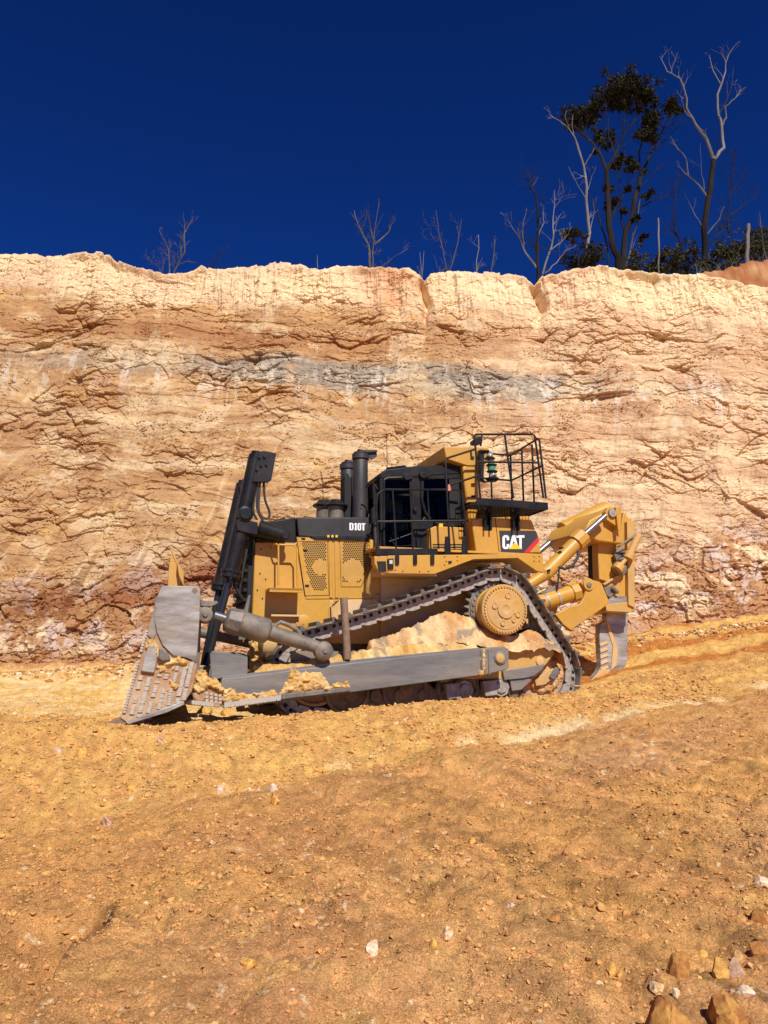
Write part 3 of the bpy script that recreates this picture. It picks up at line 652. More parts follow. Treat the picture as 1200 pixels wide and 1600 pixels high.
def bead(b, x, y, v, du=.03, dw=.015, t=.018):
    u, w_ = PL(x, y, v); a = rnd.uniform(-.12, .12); c, s = math.cos(a), math.sin(a)
    pts = [(u+(i*c-j*s), w_+(i*s+j*c)) for i, j in ((-du, -dw*.6), (-du*.6, -dw), (du*.6, -dw), (du, -dw*.5), (du, dw*.6), (du*.5, dw), (-du*.6, dw), (-du, dw*.5))]
    b.prism(pts, v+t*rnd.uniform(.6, 1.2), v-.01)
b = MB()
def col(x0, y0, x1, y1, step=3.5, gaps=(), v=NV-.03, **k):
    n = int(math.hypot(x1-x0, y1-y0)/step); b = MB()
    for i in range(n+1):
        t = i/n
        if any(a < t < c for a, c in gaps) or rnd.random() < .07: continue
        bead(b, x0+(x1-x0)*t+rnd.uniform(-.4, .4), y0+(y1-y0)*t, v, **k)
    b.build('weld_bead_row', 'bead', wp_)
col(220, 1057, 206, 1114, gaps=((.42, .52),)); col(233, 1060, 217, 1118); col(249, 1055, 232, 1112, gaps=((.62, .72),)); col(260, 1055, 258, 1066)
col(255, 1078, 248, 1106, du=.026); col(267, 1076, 264, 1100, du=.026); col(277, 1042, 272, 1064, du=.026); col(289, 1044, 277, 1096); col(300, 1036, 287, 1092, gaps=((.5, .56),))
col(229, 986, 194, 1112, step=4.4, du=.020, v=NV-.02)
b = MB(); b.pprism([(232, 1009), (240, 1008), (246, 1014), (246, 1030), (241, 1052), (220, 1049), (226, 1025)], NV+.02, NV-.05); b.build('wear_pad', 'steel', wp_, bevel=.015)
b = MB(); b.pprism([(248, 1013), (256, 1012), (264, 1022), (267, 1032), (255, 1034), (247, 1030)], NV+.05, NV-.05); b.build('wear_pad', 'weathered', wp_, bevel=.02)
b = MB(); b.pprism([(196, 1128), (236, 1114), (287, 1095), (288, 1101), (262, 1113), (236, 1121), (200, 1132)], NV+.02, NV-.3); b.build('end_bit', 'steel', blade, bevel=.008)
b = MB(); b.pprism([(196, 1118), (186, 1122), (166, 1130), (160, 1134), (186, 1134), (200, 1131)], NV-.05, NV-.25); b.build('end_bit', 'rust', blade, bevel=.012, label='rusty chipped corner bit')
b = MB(); b.pprism([(240, 955), (243, 990), (239, 1000), (231, 992)], NV-.005, NV-.1); b.build('end_plate', 'steel', blade)
b = MB(); b.box(-4.66, -4.56, -2.3, 1.5, -.16, .02); b.build('cutting_edge', 'steel', blade)
# tall yellow guard standing on the middle of the blade's top edge
b = MB(); GV = -.4
b.pprism([(267, 868), (271, 862), (279, 880), (287, 892), (288, 918), (262, 918), (263, 895)], GV, GV-.06); b.pprism([(277, 880), (287, 892), (287, 916), (280, 900)], GV+.18, GV-.02)
b.path([lv(268, 860, GV), lv(281, 890, GV), lv(281, 916, GV)], .02, 6)
b.build('rock_guard', 'yellow_worn', blade, bevel=.01)
for (gx, gy) in ((0, 0),):
    pass

# --- push arms, near one in detail
AV = 1.92
b = MB(); b.pprism([(347, 1061), (560, 1034.5), (750, 1014), (752, 1055), (547, 1082), (430, 1098), (352, 1106), (342, 1085)], AV, AV-.26)
arm = part('push_arm', b, 'arm', bevel=.012)
b = MB(); b.pprism([(347, 1062), (560, 1035.5), (750, 1015), (750, 1012), (560, 1030), (347, 1058)], AV-.02, AV-.28); b.build('top_flange', 'arm', arm, bevel=.006)
b = MB(); b.pprism([(443, 1084), (547, 1073), (548, 1080), (440, 1093)], AV+.05, AV-.02); b.pprism([(430, 1086), (443, 1084), (440, 1094), (350, 1107), (345, 1103)], AV+.04, AV-.02)
st_ = b.build('wear_strip', 'weathered', arm, bevel=.012)
b = MB()
for i in range(26):
    x = 352+i*3.4; bead(b, x, 1101.5-(x-352)*.135, AV+.045, du=.016, dw=.04)
b.build('weld_bead_row', 'bead', arm)
for r_ in range(4):
    b = MB()
    for i in range(3): bead(b, 323+r_*7.0, 1083+i*5.5+r_*1.2, AV+.05, du=.02, dw=.02)
    b.build('weld_bead_row', 'bead', arm)
b = MB()
for i in range(9): bead(b, 298+i*4.2, 1097+i*.5, AV+.10, du=.018, dw=.03)
b.build('weld_bead_row', 'bead', arm)
b = MB(); b.lathe(lv(313, 1086, AV-.02), (0, 1, 0), [(0, .11), (.04, .11), (.07, .08)], 20); b.pprism([(306, 1076), (316, 1073), (342, 1070), (344, 1100), (330, 1101), (308, 1094)], AV+.03, AV-.2)
b.pprism([(290, 1094), (345, 1098), (344, 1106), (290, 1101)], AV+.09, AV-.2)
b.build('arm_trunnion', 'wornplate', arm, bevel=.012)
b = MB(); b.pprism([(750, 1013), (788, 1010), (795, 1014), (795, 1043), (789, 1047), (752, 1056)], AV+.01, AV-.24)
for x in (752, 757, 763): b.pprism([(x, 1014), (x+3, 1014), (x+4, 1054), (x+1, 1055)], AV+.03, AV)
b.lathe(lv(781, 1028, AV), (0, 1, 0), [(0, .115), (.03, .11), (.04, .08)], 24)
b.build('arm_end', 'arm', arm, bevel=.012)
b = MB(); b.lathe(lv(781, 1028, AV+.03), (0, 1, 0), [(0, .08), (.025, .075), (.04, .03)], 20); b.build('pivot_pin', 'yellow_worn', arm)
b = MB(); b.pprism([(328, 1022), (332, 1017), (383, 1021), (387, 1026), (387, 1056), (330, 1062)], 1.80, 1.76); part('mud_guard_plate', b, 'arm', bevel=.01)
b = MB(); b.pprism([(455, 1017), (590, 1018), (640, 1030), (640, 1040), (455, 1044)], 1.66, 1.60); part('inner_arm_plate', b, 'weathered')
b = MB(); b.tube(lv(537, 934, 1.88), lv(543, 1030, 1.88), .058, .06, 16); part('steel_post', b, 'rust')
b = MB(); b.prism([(-3.8, .15), (.85, .55), (.85, .95), (-3.8, .55)], -1.66, -1.92); part('push_arm', b, 'arm', bevel=.012)
b = MB(); b.tube((-3.9, -1.8, 1.25), (-2.2, -1.8, .9), .1, .1, 12); part('tilt_brace', b, 'weathered')

# --- main frame between the tracks
b = MB(); b.box(-2.9, 1.9, -.62, .62, .45, 1.5); b.box(-2.6, -1.3, -1.2, 1.2, .45, .75); part('main_frame', b, 'roller', bevel=.03)
b = MB(); b.lathe(lv(428, 1005, 1.0), (1, 0, 0), [(-.25, .05), (-.2, .22), (.25, .2), (.3, .08)], 18); part('equalizer_casting', b, 'yellow_dusty')
# --- undercarriage
SC = PL(790.5, 952, 1.72); IC = PL(846, 1052, 1.5); FC = (IC[0]-3.9, IC[1])
RS, RI = .60, .60                                      # radius of the chain line on sprocket and idlers
def chain():
    cs = [(FC[0], FC[1], RI), (SC[0], SC[1], RS), (IC[0], IC[1], RI)]; pts = []
    n = 3
    for i in range(n):
        a, c = cs[i], cs[(i+1) % n]; dx, dz = c[0]-a[0], c[1]-a[1]; L = math.hypot(dx, dz); base = math.atan2(dz, dx)
        off = math.acos((a[2]-c[2])/L) if abs(a[2]-c[2]) < L else math.pi/2
        ang = base+off
        pts.append(((a[0]+a[2]*math.cos(ang), a[1]+a[2]*math.sin(ang)), (c[0]+c[2]*math.cos(ang), c[1]+c[2]*math.sin(ang)), ang))
    out = []
    for i in range(n):
        p, q_, ang = pts[i]; c = cs[(i+1) % n]; nang = pts[(i+1) % n][2]
        L = math.hypot(q_[0]-p[0], q_[1]-p[1]); m = 60
        sag = .05 if i == 0 else 0
        nx, nz = math.cos(ang), math.sin(ang)
        for k in range(m): t = k/m; s_ = sag*4*t*(1-t); out.append((p[0]+(q_[0]-p[0])*t-nx*s_, p[1]+(q_[1]-p[1])*t-nz*s_))
        da = nang-ang
        while da > 0: da -= 2*math.pi
        while da < -2*math.pi: da += 2*math.pi
        for k in range(40): t = k/40; a_ = ang+da*t; out.append((c[0]+c[2]*math.cos(a_), c[1]+c[2]*math.sin(a_)))
    return out
CH = chain()
segs = [(CH[i], CH[(i+1) % len(CH)]) for i in range(len(CH))]; per = sum(math.dist(a, c) for a, c in segs)
NSH = round(per/.262); pitch = per/NSH
def along(d_):
    d_ %= per
    for a, c in segs:
        L = math.dist(a, c)
        if d_ <= L: t = d_/max(L, 1e-9); return (a[0]+(c[0]-a[0])*t, a[1]+(c[1]-a[1])*t)
        d_ -= L
    return CH[0]
def shoe_mesh():
    b = MB(); h = pitch/2
    b.prism([(-h-.02, .115), (-h+.03, .10), (h-.04, .10), (h+.01, .088), (h+.015, .112), (h-.05, .128), (-h+.10, .128), (-h+.075, .19), (-h+.035, .19), (-h+.02, .132), (-h-.02, .135)], -.305, .305)
    return b
def link_mesh():
    b = MB(); h = pitch/2
    for s in (-1, 1):
        o_ = s*.13
        b.prism([(-h-.02, .0), (-h+.02, -.075), (-h+.10, -.10), (h-.03, -.10), (h-.01, -.02), (h+.06, .01), (h+.05, .09), (-h+.02, .10)], o_-.03*s, o_+.03*s)
        b.prism([(-h+.04, .02), (-h+.09, .02), (-h+.09, .075), (-h+.04, .075)], o_+.031*s, o_+.034*s, 1)
        b.prism([(.015, .02), (.075, .02), (.075, .075), (.015, .075)], o_+.031*s, o_+.034*s, 1)
    b.lathe((h+.0, -.165, -.03), (0, 1, 0), [(0, .035), (.33, .035)], 10)
    return b
def place(o, d_, v, parent):
    p = along(d_); q0 = along(d_-pitch*.48); q1 = along(d_+pitch*.48); a = math.atan2(q1[1]-q0[1], q1[0]-q0[0])
    o.parent = parent; o.location = (p[0], -v, p[1]); o.rotation_euler = (0, -a, 0)
TV = 1.275
shoe0 = link0 = None
for side in (1, -1):
    tr = empty('track'); tr.parent = DZ
    for i in range(NSH):
        if shoe0 is None:
            s_ = shoe0 = shoe_mesh().build('track_shoe', 'track', None, bevel=.006); l_ = link0 = link_mesh().build('track_link', ['link', 'dark'], None, bevel=.0)
        else:
            s_ = shoe0.copy(); COL.objects.link(s_); l_ = link0.copy(); COL.objects.link(l_)
        place(s_, i*pitch+.05, TV*side, tr); place(l_, i*pitch+.05, TV*side, tr)
    # sprocket with teeth, final drive, idlers
    b = MB(); nT = 28; pts = []
    for i in range(nT):
        for k, rr in ((0, .50), (.25, .50), (.42, .585), (.58, .585), (.75, .50)):
            a = 2*math.pi*(i+k)/nT; pts.append((SC[0]+rr*math.cos(a), SC[1]+rr*math.sin(a)))
    b.prism(pts, (TV+.055)*side, (TV-.055)*side); b.lathe((SC[0], (TV+.05)*side, SC[1]), (0, side, 0), [(0, .475), (.03, .475), (.035, .40)], 44)
    for i in range(30):
        a = 2*math.pi*i/30; b.lathe((SC[0]+.44*math.cos(a), (TV+.08)*side, SC[1]+.44*math.sin(a)), (0, side, 0), [(0, .024), (.025, .022)], 6)
    spk = part('sprocket', b, 'track', bevel=0)
    b = MB(); b.lathe((SC[0], TV*side, SC[1]), (0, side, 0), [(0, .40), (.12, .40), (.14, .385), (.30, .385), (.31, .42), (.40, .42), (.415, .405), (.42, .34), (.43, .33), (.435, .20)], 48)
    fd = b.build('final_drive', 'yellow_worn', spk)
    if side == 1:
        b = MB()
        for i in range(44):
            a = 2*math.pi*i/44; b.lathe((SC[0]+.375*math.cos(a), TV+.415, SC[1]+.375*math.sin(a)), (0, 1, 0), [(0, .018), (.025, .016)], 6)
        b.build('cover_bolts', 'yellow_worn', fd)
        b = MB(); b.lathe((SC[0], TV+.43, SC[1]), (0, 1, 0), [(0, .155), (.03, .15), (.032, .075), (.022, .06), (.022, .01)], 32)
        for ang, rr, d0 in ((78, .052, .235), (165, .048, .21), (-20, .048, .235), (-105, .045, .235), (-52, .034, .225)):
            a = math.radians(ang); b.lathe((SC[0]+d0*math.cos(a), TV+.425, SC[1]+d0*math.sin(a)), (0, 1, 0), [(0, rr), (.03, rr), (.03, rr*.75), (.022, rr*.7), (.022, .004)], 18)
        b.build('hub_cover', 'yellow_worn', fd)
        b = MB(); 
        for ang in (78, 165, -20, -105):
            a = math.radians(ang); b.tube((SC[0]+.13*math.cos(a), TV+.43, SC[1]+.13*math.sin(a)), (SC[0]+.22*math.cos(a), TV+.43, SC[1]+.22*math.sin(a)), .022, .018, 8)
        b.build('hub_webs', 'yellow_worn', fd)
    for c in (IC, FC):
        b = MB(); b.lathe((c[0], (TV-.16)*side, c[1]), (0, side, 0), [(0, .20), (.02, .48), (.10, .48), (.11, .505), (.21, .505), (.22, .48), (.30, .48), (.31, .44), (.27, .42), (.25, .2), (.30, .17), (.33, .12)], 44)
        part('idler', b, 'wornplate')
    for i in range(8):
        uu = FC[0]+.55+i*(IC[0]-FC[0]-1.1)/7
        b = MB(); b.lathe((uu, (TV-.2)*side, IC[1]-.33), (0, side, 0), [(0, .13), (.02, .215), (.06, .215), (.07, .17), (.33, .17), (.34, .215), (.39, .215), (.40, .19), (.385, .10), (.45, .09), (.46, .05)], 28)
        part('track_roller', b, 'roller')
    if side == 1:
        for px, r_, py in ((543, 34, 1082), (633, 36, 1078), (716, 35, 1074)):
            b = MB(); c = lv(px, py-2, 1.52); rr = r_/F*13.0
            b.lathe((c[0], 1.40, c[2]), (0, 1, 0), [(0, rr*.95), (.10, rr), (.13, rr*.97), (.13, rr*.85), (.09, rr*.82), (.09, .1), (.17, .1), (.18, .05)], 36)
            part('roller_bogie', b, 'roller')
        b = MB()
        for px, py in ((726, 1078), (783, 1074)):
            c = lv(px, py, 1.58); b.lathe((c[0], 1.55, c[2]), (0, 1, 0), [(0, .16), (.03, .16), (.03, .11), (.06, .10), (.06, .03)], 8); b.prism([(c[0]-.35, c[2]+.1), (c[0]-.1, c[2]+.12), (c[0]-.08, c[2]-.12), (c[0]-.3, c[2]-.14)], 1.62, 1.5)
        part('bogie_cap', b, 'link', bevel=.01)
    # roller frame
    b = MB()
    if side == 1:
        b.pprism([(789, 1012), (862, 1003), (867, 1008), (866, 1022), (850, 1043), (836, 1056), (790, 1060)], 1.60, 1.30)
        b.box(FC[0]+.3, IC[0]-.5, 1.0, 1.56, IC[1]-.08, IC[1]+.30)
    else: b.box(FC[0]+.3, IC[0]-.3, -1.0, -1.56, IC[1]-.1, IC[1]+.3)
    tf = part('roller_frame', b, 'yellow_worn', bevel=.015)
    if side == 1:
        b = MB(); b.pprism([(786, 1048), (852, 1038), (848, 1046), (835, 1056), (820, 1060), (788, 1063)], 1.63, 1.52)
        b.pprism([(797, 1062), (822, 1060), (832, 1062), (815, 1078), (800, 1080)], 1.6, 1.45); b.build('frame_guard', 'arm', tf, bevel=.01)
        b = MB(); b.pprism([(836, 1062), (858, 1046), (876, 1042), (872, 1054), (852, 1070), (838, 1072)], 1.5, 1.42); b.build('idler_guard', 'yellow_worn', tf, bevel=.01)
        b = MB(); b.pprism([(869, 1042), (877, 1046), (866, 1062), (859, 1058)], 1.54, 1.44); b.build('guard_block', 'arm', tf, bevel=.008)
        b = MB(); b.lathe(lv(843, 1033, 1.60), (0, 1, 0), [(0, .075), (.02, .07), (.03, .04)], 20); b.build('frame_plug', 'yellow_dusty', tf)

# --- fenders, deck and side tanks
FV = 1.45
b = MB(); b.pprism([(606, 868), (848, 865), (850, 895), (838, 892), (809, 872), (740, 874), (679, 897), (606, 896)], FV, FV-.05); part('fender', b, 'yellow', bevel=.008)
ud0 = PL(588, 868, FV)[0]; ud1, wd = PL(847, 866, FV)
b = MB(); b.box(ud0, ud1, .7, FV-.03, wd-.03, wd+.01); b.box(ud0, ud1, -.7, -FV, wd-.03, wd+.01); b.box(ud0, ud1, -FV-.02, -FV+.02, wd-.3, wd+.01); part('deck', b, 'yellow', bevel=.006)
b = MB(); b.box(PL(606, 890, FV)[0]-.10, PL(679, 890, FV)[0]+.05, .8, FV-.04, PL(606, 896, FV)[1]-.01, PL(606, 892, FV)[1]+.02); b.pprism([(679, 896), (740, 874), (809, 872), (838, 891), (836, 885), (808, 868), (740, 870), (679, 890)], FV-.04, .8); part('fender_underside', b, 'yellow_dusty')
b = MB(); b.prism([(u1+.02, 2.35), (2.0, 2.35), (1.9, 1.25), (.5, 1.05), (u1+.02, 1.05)], .80, -.80); part('hull_side', b, 'yellow_dusty', bevel=.01)
b = MB(); b.pprism([(596, 916), (640, 914), (640, 950), (600, 962)], .815, .78); b.pprism([(614, 934), (638, 934), (638, 952), (614, 957)], .83, .78); b.pprism([(583, 935), (612, 955), (612, 962), (583, 975)], .82, .78); part('hull_cover', b, 'yellow_dusty', bevel=.005)
b = MB()
for px, py in ((697, 877.5), (617, 873), (617, 891), (629, 893), (655, 893), (669, 893), (694, 870), (714, 870), (714, 876), (694, 883), (834, 870), (842, 870), (834, 877), (842, 877)):
    b.lathe(lv(px, py, FV-.01), (0, 1, 0), [(0, .012), (.014, .012)], 6)
b.pprism([(700, 877), (706, 876), (706, 880), (701, 882)], FV+.004, FV-.01)
b.each('bolt_head', 'dark', DZ)
# lamp box at the front of the fender
b = MB(); b.pprism([(585, 869), (606, 868), (606, 896), (592, 894), (585, 880)], FV-.02, FV-.20); lb = part('lamp_box', b, 'yellow', bevel=.01)
b = MB(); b.pprism([(606, 873), (615, 872.5), (615, 889), (607, 889)], FV+.03, FV-.01); b.build('lamp_frame', 'black', lb, bevel=.004)
b = MB(); b.pprism([(608.5, 875), (613.5, 875), (613.5, 881), (608.5, 881)], FV+.035, FV); b.build('lamp_glass', 'lamp', lb)
b = MB(); b.pprism([(589, 877), (603, 877), (604, 893), (592, 893)], FV-.01, FV-.1); b.build('lamp_recess', 'dark', lb)
handrail([(583, 850, .85), (580, 845, .95), (580, 870, 1.0), (590, 871, 1.1)], .035, 'yellow', 'air_pipe')
b = MB(); b.path([lv(588, 882, 1.25), lv(581, 895, 1.2), (lv(575, 912, 1.15)), lv(574, 925, 1.1), lv(580, 930, 1.0)], [.03, .035, .035, .03, .02], 10); part('step_strap', b, 'yellow_worn')
# tank with the maker's mark
KV = 1.20
b = MB(); b.pprism([(737, 811), (760, 809), (826, 806), (832, 815), (840, 838), (846, 864), (744, 865)], KV, -1.1); tank = part('fuel_tank', b, 'yellow', bevel=.02)
b = MB(); b.path([lv(773.5, 809, KV), lv(780, 864, KV)], .006, 6); b.path([lv(744, 864.5, KV), lv(846, 864.5, KV)], .008, 6); b.build('tank_seam', 'dark', tank)
def D(px, py): return PL(px, py, KV+.004)
def quad(pts, v, th=.004): b = MB(); b.prism([PL(x, y, v) for x, y in pts], v, v-th); return b
dc = quad([(780, 829), (835.5, 829.3), (837.5, 830), (841.5, 840), (819, 863.5), (783, 863.5)], KV+.006).build('decal', 'decal', tank, smooth=False)
quad([(841, 838.5), (842.8, 845), (826.5, 863.6), (818.5, 863.6)], KV+.009).build('red_stripe', 'red', dc, smooth=False)
def letters(polys, px0, px1, py0, py1, v, mt, parent, name, slant=0):
    b = MB()
    for pl in polys: b.prism([PL(px0+(px1-px0)*x, py1-(py1-py0)*y+slant*x, v) for x, y in pl], v, v-.003)
    return b.build(name, mt, parent, smooth=False)
def ring(x0, x1, y0, y1, tx, ty, gap=None, cut=.25):
    """letter strokes of a square-shouldered O or C as quads, coordinates 0-1"""
    cx = (x1-x0)*cut; cy = (y1-y0)*cut*.6
    o = [(x0+cx, y0), (x1-cx, y0), (x1, y0+cy), (x1, y1-cy), (x1-cx, y1), (x0+cx, y1), (x0, y1-cy), (x0, y0+cy)]
    i = [(x0+tx+cx*.3, y0+ty), (x1-tx-cx*.3, y0+ty), (x1-tx, y0+ty+cy*.3), (x1-tx, y1-ty-cy*.3), (x1-tx-cx*.3, y1-ty), (x0+tx+cx*.3, y1-ty), (x0+tx, y1-ty-cy*.3), (x0+tx, y0+ty+cy*.3)]
    P = []
    for k in range(8):
        j = (k+1) % 8
        if gap and k == 2:
            ya, yb = gap; P.append([o[2], (x1, ya), (x1-tx, ya), i[2]]); P.append([(x1, yb), o[3], i[3], (x1-tx, yb)]); continue
        P.append([o[k], o[j], i[j], i[k]])
    return P
CAT = ring(0, .31, 0, 1, .115, .16, gap=(.36, .64))
CAT += [[(.30, .0), (.42, 0.0), (.485, .55), (.445, 1.0)], [(.445, 1), (.485, .55), (.54, .55), (.58, 1)], [(.58, 1), (.54, .55), (.60, .0), (.735, .0)]]
CAT += [[(.63, 1), (1.0, 1), (1.0, .82), (.63, .82)], [(.765, .82), (.875, .82), (.875, 0), (.765, 0)]]
letters(CAT, 785, 819.5, 836.3, 857.8, KV+.010, 'white', dc, 'lettering')
quad([(794.8, 857.9), (804.3, 847.6), (816.2, 857.9)], KV+.013).build('triangle', 'tri', dc, smooth=False)
DT = [[(0, 0), (.10, 0), (.10, 1), (0, 1)], [(.10, 1), (.19, 1), (.16, .84), (.10, .84)], [(.10, 0), (.19, 0), (.16, .16), (.10, .16)], [(.19, 1), (.26, .86), (.165, .78), (.16, .84)], [(.19, 0), (.26, .14), (.165, .22), (.16, .16)], [(.26, .14), (.26, .86), (.165, .78), (.165, .22)]]+[[(.33, 0), (.45, 0), (.45, 1), (.36, 1)], [(.36, 1), (.30, .86), (.30, .72), (.36, .78)]]
DT += ring(.50, .735, 0, 1, .092, .15)+[[(.745, 1), (1, 1), (1, .83), (.745, .83)], [(.82, .83), (.925, .83), (.925, 0), (.82, 0)]]
letters(DT, 546, 571, 817, 828.3, HV+.025, 'white', DZ, 'lettering', .6)
# side box with louvres below the cab's rear window
b = MB(); b.pprism([(671, 826), (680, 822), (724, 824), (724, 865), (671, 865)], 1.0, .5); bx_ = part('side_box', b, 'yellow', bevel=.015)
b = MB()
for y in (850, 854, 858, 862): b.pprism([(676, y), (722, y), (722, y+2), (676, y+2)], 1.004, .99)
b.build('louvre_slots', 'dark', bx_)
b = MB(); b.pprism([(686, 818), (692, 818), (692, 824), (686, 824)], 1.0, .9); b.build('cap', 'tri', bx_)

# --- cab
CV = .86
zc0 = PL(600, 860, CV)[1]
def U(px, v=CV): return PL(px, 800, v)[0]
def W(py, px=640, v=CV): return PL(px, py, v)[1]
cab = empty('cab'); cab.parent = DZ
b = MB()
ca = [(594, 862), (594, 741), (602, 733), (655, 728), (690, 728), (722, 734), (722, 750), (658, 746), (640, 743), (600, 746), (600, 855), (640, 857), (640, 862)]
b.pprism([(594, 862), (594, 741), (600, 741), (600, 862)], CV, CV-.08)
b.pprism([(644, 862), (641, 740), (653, 736), (660, 747), (657, 862)], CV, CV-.08)
b.pprism([(719, 824), (717, 740), (724, 740), (724, 824)], CV, CV-.08)
b.pprism([(594, 750), (594, 740), (603, 733), (655, 728), (690, 728), (724, 734), (724, 748)], CV, CV-.07)
b.pprism([(594, 862), (594, 853), (660, 853), (671, 862)], CV, CV-.07)
b.pprism([(657, 815), (657, 862), (671, 862), (671, 830), (724, 826), (724, 815), (672, 812), (664, 806)], CV, CV-.07)
for vv in (-CV,):
    b.pprism([(594, 862), (594, 741), (600, 741), (600, 862)], CV, CV-.001) if False else None
z0, z1 = W(860), W(742)
uf, ur = U(594), U(724)
b.box(uf, uf+.09, -CV, -CV+.08, z0, z1); b.box(ur-.09, ur, -CV, -CV+.08, z0, z1); b.box(uf, ur, -CV, -CV+.07, z0, z0+.5); b.box(uf, ur, -CV, -CV+.07, z1-.12, z1)
b.box(uf, uf+.06, -CV, CV, z0, z0+.35); b.box(uf, uf+.06, -CV, CV, z1-.1, z1); b.box(uf, uf+.06, -.05, .05, z0, z1); b.box(ur-.06, ur, -CV, CV, z0, z0+.5)
b.build('cab_frame', 'black', cab, bevel=.015)
b = MB(); b.pprism([(594, 741), (603, 733), (655, 727), (690, 727), (724, 733), (724, 740), (594, 748)], CV+.01, -CV-.01); rf = b.build('cab_roof', 'black', cab, bevel=.02)
b = MB(); b.box(uf, ur, -CV, CV, z0-.08, z0); b.build('cab_floor', 'dark', cab)
for pts, nm in (([(600, 750), (641, 747), (644, 855), (600, 855)], 'door_window'), ([(659, 750), (717, 752), (719, 812), (672, 811), (664, 804), (660, 790)], 'side_window')):
    b = MB(); b.pprism(pts, CV-.03, CV-.036); b.build(nm, 'glass', cab, smooth=False)
b = MB(); b.box(uf+.02, uf+.026, -CV+.06, CV-.06, z0+.3, z1-.08); b.build('windscreen', 'glass', cab, smooth=False)
b = MB(); b.box(uf+.1, ur-.1, -CV+.02, -CV+.026, z0+.45, z1-.1); b.build('far_window', 'glass', cab, smooth=False)
b = MB(); b.box(ur-.03, ur-.024, -CV+.06, CV-.06, z0+.5, z1-.1); b.build('rear_window', 'glass', cab, smooth=False)
# door leaf, hinges, handles, wiper
b = MB()
dpt = [(600, 750), (606, 747), (636, 746), (641, 750), (644, 852), (600, 855)]
b.path([lv(x, y, CV+.01) for x, y in dpt+[dpt[0]]], .022, 8); b.path([lv(x, y, CV+.02) for x, y in ((660, 752), (659, 780), (664, 800), (672, 811))], .03, 8); b.build('door_frame', 'black', cab)
b = MB()
for x, y in ((636, 745), (662, 742)): b.pprism([(x-6, y-3), (x+8, y-5), (x+10, y+2), (x, y+5), (x-5, y+2)], CV+.07, CV-.01)
b.lathe(lv(648, 797, CV), (0, 1, 0), [(0, .04), (.05, .035)], 12); b.pprism([(648, 830), (660, 832), (668, 828), (668, 832), (660, 836), (648, 834)], CV+.05, CV)
b.build('door_hardware', 'black', cab, bevel=.004)
b = MB(); b.path([lv(610, 860-20, CV+.02), lv(619, 855, CV+.02)], .01, 6); b.path([lv(608, 846, CV+.02), lv(645, 833, CV+.02)], .008, 6); b.build('wiper', 'black', cab)
b = MB(); b.path([lv(604, 737, CV-.05), lv(605, 732, CV-.05), lv(632, 728.5, CV-.05), lv(636, 731, CV-.05), lv(634, 735, CV-.05)], .022, 8); b.build('roof_rail', 'black', rf)
# seat and controls seen through the glass
b = MB(); us_ = U(660); b.box(us_-.1, us_+.4, -.25, .25, z0, z0+.5); b.box(us_+.35, us_+.5, -.25, .25, z0+.45, z0+1.15); b.box(us_+.4, us_+.5, -.15, .15, z0+1.15, z0+1.35); b.build('seat', 'seat', cab, bevel=.05)
b = MB(); b.box(uf+.15, uf+.35, -.5, .5, z0, z0+.75); b.box(us_-.1, us_+.4, .35, .5, z0+.3, z0+.7); b.build('console', 'dark', cab, bevel=.03)
b = MB(); b.lathe(lv(701, 806, .45), (0, 0, 1), [(0, .12), (.03, .13), (.06, .05), (.2, .03)], 14); b.box(U(704), U(712), .3, .5, W(808), W(796)); b.build('control_levers', 'cream', cab, bevel=.01)
b = MB(); b.pprism([(629, 777), (641, 777), (641, 800), (636, 808), (629, 798)], -.76, -.78); b.pprism([(603, 770), (608, 772), (609, 800), (604, 800)], .78, .77); b.build('window_panel', 'cream', cab)  # pale panels set just inside the cab windows
b = MB(); b.prism([PL(x, y, -.755) for x, y in ((634, 781), (636, 786), (638, 790), (635, 797), (633, 789))], -.755, -.757); b.build('panel_figure', 'dark', cab)
# toe plate of the walkway
b = MB(); b.pprism([(590, 857), (684, 857), (684, 867), (590, 867)], FV-.005, FV-.02); b.pprism([(588, 848), (594, 857), (594, 867), (588, 867)], FV, FV-.03); part('toe_plate', b, 'black', bevel=.003)
# mirrors, hoses and rails at the cab front
b = MB(); b.path([lv(571, 762, .8), lv(575, 757, .85), lv(584, 755, .9), lv(590, 765, 1.0)], .014, 8); b.pprism([(583, 757), (589, 757), (590, 790), (584, 790)], .95, .9); b.pprism([(581, 795), (586, 790), (588, 815), (582, 818)], .95, .85); part('mirror_bracket', b, 'black', bevel=.005)
b = MB(); b.path([lv(575, 835, .8), lv(580, 820, .85), lv(586, 818, .9), lv(588, 860, .95)], .035, 8); b.path([lv(583, 860, .8), lv(585, 780, .85)], .03, 8); part('hose_bundle', b, 'hose')

# --- rollover structure
RV = 1.0
b = MB(); b.pprism([(694, 697), (764, 699), (764, 722), (747, 728), (730, 728), (697, 717)], RV, -RV); rops = part('rollover_frame', b, 'yellow', bevel=.02)
b = MB(); b.pprism([(723, 727), (746, 727), (749, 790), (743, 812), (732, 812)], RV-.02, RV-.35); b.build('frame_post', 'yellow', rops, bevel=.03)
b = MB(); b.pprism([(723, 727), (746, 727), (749, 790), (743, 812), (732, 812)], -RV+.35, -RV); b.build('frame_post', 'yellow', rops, bevel=.03)
b = MB(); a_ = PL(723, 730, .9); b.box(a_[0]-.25, a_[0]+.10, -.85, .85, PL(723, 810, .9)[1], PL(723, 722, .9)[1]); b.build('rear_headliner', 'dark', rops)
b = MB()
for y in (755, 774): b.pprism([(737, y), (742, y-.5), (743, y+3), (737, y+3)], RV+.01, RV-.03)
b.pprism([(735, 705), (737, 705), (738, 713), (741, 713), (741, 717), (736, 717)], RV+.02, RV-.01)
b.each('hook', 'dark', rops)
